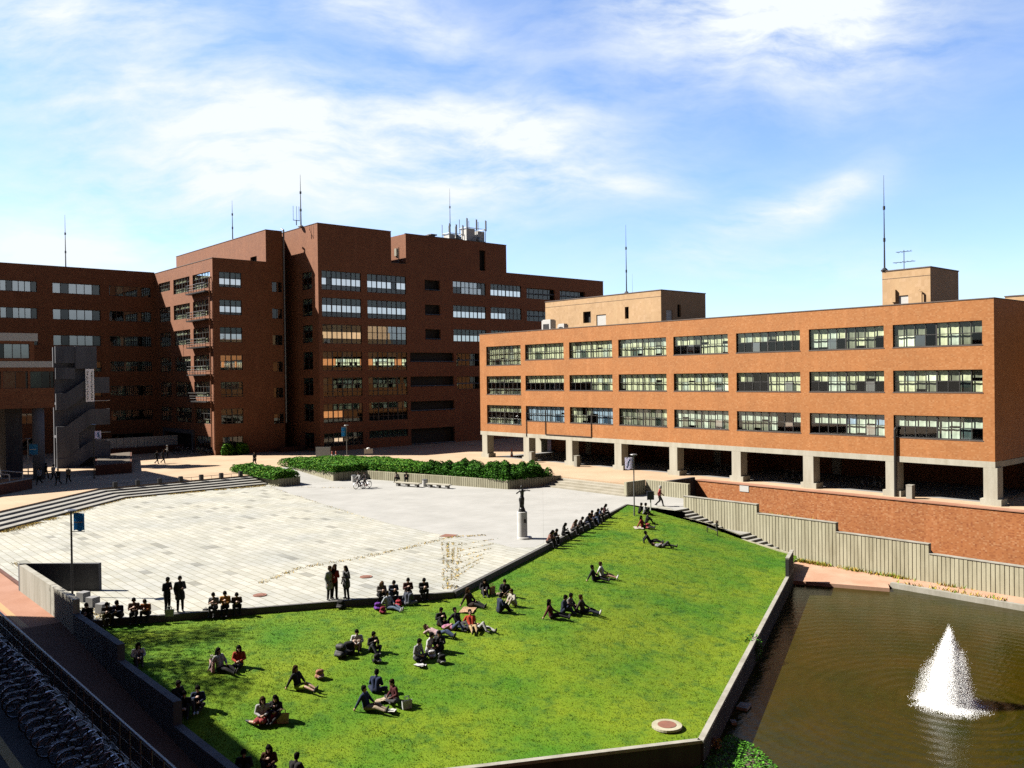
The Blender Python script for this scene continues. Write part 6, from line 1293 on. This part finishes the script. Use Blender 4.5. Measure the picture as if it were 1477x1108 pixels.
BAGS = [(297, 889, 'pack', K, 'black backpack on the grass between the standing and seated students', None, 180), (306, 968, 'tote', (.70, .42, .42), 'pink white bag lying behind the girl in pale grey', (.6, .5, .5), 60, 1.5), (461, 979, 'pack', (.52, .25, .16), 'orange pink backpack standing alone near the lime green shorts', (.6, .45, .45), 150),
 (392, 1043, 'tote', (.45, .06, .08), 'red and blue bag between the two girls', (.12, .15, .35), 170, 1.1), (408, 1043, 'tote', (.60, .46, .28), 'beige tote bag beside the girl in black', (.5, .35, .2), 170, 1.2),
 (492, 948, 'pack', (.03, .03, .035), 'large dark grey backpack at the front of the heap', (.12, .12, .13), 200, 1.5), (503, 943, 'pack', K, 'black backpack at the back of the heap beside the bare knees', K, 160, 1.4), (543, 956, 'pack', K, 'black backpack with white papers on it in front of the seated pair', (.6, .6, .6), 120, 1.0),
 (563, 1028, 'paper', (.75, .74, .68), 'heap of white papers on the grass amid the trio', None, 0), (587, 1022, 'tote', (.62, .66, .66), 'white carrier bag beside the person in maroon', (.2, .25, .25), 150, 1.1), (551, 1012, 'paper', (.62, .5, .36), 'tan picnic papers between the three friends', None, 0), (623, 949, 'pack', (.70, .70, .70), 'white round bag in the lunch circle', (.6, .6, .62), 170, .9), (637, 957, 'pack', K, 'black and white backpack in front of the lunch circle', (.6, .6, .6), 150, 1.0), (606, 962, 'paper', (.75, .75, .75), 'white papers at the feet of the backpack wearer', None, 0),
 (545, 880, 'pack', (.20, .05, .42), 'purple bag on the grass below the pale haired person', None, 170, 1.0), (552, 885, 'pack', (.34, .03, .07), 'dark red bag in front of the purple bag', None, 140, .9), (575, 875, 'pack', (.50, .04, .06), 'bright red bag between the two people on the grass', None, 190, .9),
 (492, 878, 'pack', (.02, .02, .022), 'black backpack on the grass below the standing trio', (.1, .1, .1), 200, 1.2), (675, 881, 'flat', (.62, .40, .24), 'peach picnic blanket under the person in dark coat', None, 100), (710, 857, 'tote', (.50, .28, .15), 'tan shoulder bag lying behind the open black jacket', (.3, .12, .08), 120, 1.3), (659, 855, 'pack', K, 'small black bag resting against the kerb bend', K, 180, .9), (934, 763, 'pack', (.50, .07, .09), 'red backpack in the lap of the group below the far lamp post', (.55, .3, .3), 160, 1.1), (921, 762, 'flat', (.66, .60, .50), 'pale blanket under the group below the far lamp post', None, 90),
 (244.5, 889, 'tote', (.60, .66, .62), 'pale green shoulder bag beside the standing student in black', (.4, .45, .42), 170, 1.1)]
for r in BAGS: bag(r[0], r[1], r[2], r[3], r[4], *(r[5:]), **({'srf': 'p'} if r[0] == 244.5 else {}))
# ================================================================ LIGHT AND SKY
dirn = Vector((.657, -.754, -.916)).normalized()
su = bpy.data.lights.new('sun', 'SUN'); su.energy = SUN_E; su.angle = math.radians(.53); su.color = (1, .93, .82); so = bpy.data.objects.new('sun', su); COL.objects.link(so); so.rotation_euler = dirn.to_track_quat('-Z', 'Y').to_euler(); so.location = (-60, 70, 80)
w = bpy.data.worlds.new('World'); sc.world = w; w.use_nodes = True; nt = w.node_tree; nt.nodes.clear()
out = nt.nodes.new('ShaderNodeOutputWorld'); bg = nt.nodes.new('ShaderNodeBackground'); lk(nt, bg.outputs[0], out.inputs[0])
sk = nt.nodes.new('ShaderNodeTexSky'); sk.sky_type = 'NISHITA'; sk.sun_disc = False; sk.sun_elevation = math.radians(42.5); sk.sun_rotation = math.atan2(-.657, .754); sk.altitude = 0; sk.air_density = 1.0; sk.dust_density = SKY_DUST; sk.ozone_density = 1.6
bg.inputs['Strength'].default_value = SKY_S
tc = nt.nodes.new('ShaderNodeTexCoord'); D = tc.outputs['Generated']
def dot(v):
    n = nd(nt, 'ShaderNodeVectorMath', operation='DOT_PRODUCT'); lk(nt, D, n.inputs[0]); n.inputs[1].default_value = v; return n.outputs['Value']
fz = dot((FWD[0], FWD[1], 0)); rz_ = dot((RGT[0], RGT[1], 0)); uz = dot((0, 0, 1)); fc = math_n(nt, 'MAXIMUM', fz, .12)
a = math_n(nt, 'DIVIDE', rz_, fc); e = math_n(nt, 'DIVIDE', uz, fc)
cv = nt.nodes.new('ShaderNodeCombineXYZ'); lk(nt, a, cv.inputs[0]); lk(nt, e, cv.inputs[1])
# wisps: noise stretched along the wind and warped
wp = nd(nt, 'ShaderNodeTexNoise', i_Scale=2.2, i_Detail=4., i_Roughness=.55); lk(nt, cv.outputs[0], wp.inputs['Vector'])
sb = nd(nt, 'ShaderNodeVectorMath', operation='SUBTRACT'); lk(nt, wp.outputs['Color'], sb.inputs[0]); sb.inputs[1].default_value = (.5, .5, .5)
wv = nd(nt, 'ShaderNodeVectorMath', operation='SCALE'); lk(nt, sb.outputs[0], wv.inputs[0]); wv.inputs['Scale'].default_value = .14
wa = nd(nt, 'ShaderNodeVectorMath', operation='ADD'); lk(nt, cv.outputs[0], wa.inputs[0]); lk(nt, wv.outputs[0], wa.inputs[1])
mp = nd(nt, 'ShaderNodeMapping'); mp.inputs['Rotation'].default_value = (0, 0, math.radians(6)); mp.inputs['Scale'].default_value = (3.2, 10., 1); lk(nt, wa.outputs[0], mp.inputs[0])
n1_ = nd(nt, 'ShaderNodeTexNoise', i_Scale=1.3, i_Detail=9., i_Roughness=.62); lk(nt, mp.outputs[0], n1_.inputs['Vector'])
wisp = ramp(nt, n1_.outputs[0], [(.37, 0.), (.70, 1.)])
CL = [(400, 180, 450, 85, 9, 1.15), (110, 25, 240, 50, 4, .9), (560, 30, 170, 45, 12, .8), (1120, 40, 250, 95, 3, 1.6), (1140, 290, 120, 28, -20, 1.1), (90, 345, 320, 70, 0, 1.0), (740, 185, 170, 60, 6, .8), (1130, 392, 240, 34, 0, .6), (800, 262, 170, 22, 3, .6), (330, 260, 300, 40, 4, .7), (640, 318, 120, 18, 0, .4), (985, 370, 60, 14, -5, .4)]
tot = None
for px, py, rx, ry, an, st in CL:
    ca, sa = math.cos(math.radians(an)), math.sin(math.radians(an)); a0, e0 = (px-738.5)/FPX, (545-py)/FPX; rx, ry = rx/FPX, ry/FPX
    wx = nt.nodes.new('ShaderNodeSeparateXYZ'); lk(nt, wa.outputs[0], wx.inputs[0]); da = math_n(nt, 'SUBTRACT', wx.outputs[0], a0); de = math_n(nt, 'SUBTRACT', wx.outputs[1], e0)
    u = math_n(nt, 'DIVIDE', math_n(nt, 'SUBTRACT', math_n(nt, 'MULTIPLY', da, ca), math_n(nt, 'MULTIPLY', de, sa)), rx); v = math_n(nt, 'DIVIDE', math_n(nt, 'ADD', math_n(nt, 'MULTIPLY', da, sa), math_n(nt, 'MULTIPLY', de, ca)), ry)
    r2 = math_n(nt, 'ADD', math_n(nt, 'MULTIPLY', u, u), math_n(nt, 'MULTIPLY', v, v)); g = math_n(nt, 'MULTIPLY', math_n(nt, 'POWER', 2.718, math_n(nt, 'MULTIPLY', r2, -1.0)), st)
    tot = g if tot is None else math_n(nt, 'ADD', tot, g)
front = ramp(nt, fz, [(.1, 0.), (.35, 1.)])
fcl = math_n(nt, 'MULTIPLY', math_n(nt, 'MULTIPLY', tot, front), math_n(nt, 'ADD', math_n(nt, 'MULTIPLY', wisp, 1.25), .12))
base = math_n(nt, 'MULTIPLY', math_n(nt, 'MULTIPLY', wisp, front), .06)
cld0 = math_n(nt, 'ADD', fcl, base)
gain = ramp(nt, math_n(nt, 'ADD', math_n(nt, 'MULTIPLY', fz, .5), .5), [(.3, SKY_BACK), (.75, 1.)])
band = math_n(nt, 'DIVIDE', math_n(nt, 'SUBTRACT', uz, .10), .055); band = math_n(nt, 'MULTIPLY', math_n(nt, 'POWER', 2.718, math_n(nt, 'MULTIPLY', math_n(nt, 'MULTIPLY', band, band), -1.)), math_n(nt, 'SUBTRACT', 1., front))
gn = nd(nt, 'ShaderNodeVectorMath', operation='MULTIPLY'); lk(nt, sk.outputs[0], gn.inputs[0]); lk(nt, gain, gn.inputs[1])
g2 = nd(nt, 'ShaderNodeVectorMath', operation='MULTIPLY'); lk(nt, gn.outputs[0], g2.inputs[0]); g2.inputs[1].default_value = SKY_GAIN
cld = math_n(nt, 'ADD', cld0, math_n(nt, 'MULTIPLY', band, .62), True)   # bright horizon band added behind the viewer for the window reflections
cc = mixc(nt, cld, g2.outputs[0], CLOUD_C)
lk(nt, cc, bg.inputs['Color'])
sc.view_settings.view_transform = 'Standard'; sc.view_settings.look = 'None'; sc.view_settings.exposure = EXPO; sc.view_settings.gamma = 1
sc.cycles.max_bounces = 8; sc.cycles.transparent_max_bounces = 12; sc.cycles.caustics_reflective = False; sc.cycles.caustics_refractive = False
sc.cycles.use_denoising = False
try: sc.cycles.denoiser = 'OPENIMAGEDENOISE'; sc.cycles.denoising_input_passes = 'RGB_ALBEDO_NORMAL'
except Exception: pass
sc.cycles.sample_clamp_indirect = 6

# the photograph is exposed for dark, sunlit surfaces: pull every painted albedo down to a modest real-world value
KEEP = ('spray', 'lf_', 'blind_', 'chrome', 'sheet_')
for m in bpy.data.materials:
    if not m.use_nodes or m.name.startswith(KEEP): continue
    b = m.node_tree.nodes.get('Principled BSDF')
    if b is None: continue
    i = b.inputs['Base Color']; n = m.node_tree.nodes.new('ShaderNodeMix'); n.data_type = 'RGBA'; n.blend_type = 'MULTIPLY'; n.inputs[0].default_value = 1
    n.inputs[7].default_value = (ALB, ALB, ALB, 1)
    if i.links: m.node_tree.links.new(i.links[0].from_socket, n.inputs[6])
    else: n.inputs[6].default_value = i.default_value
    m.node_tree.links.new(n.outputs[2], i)
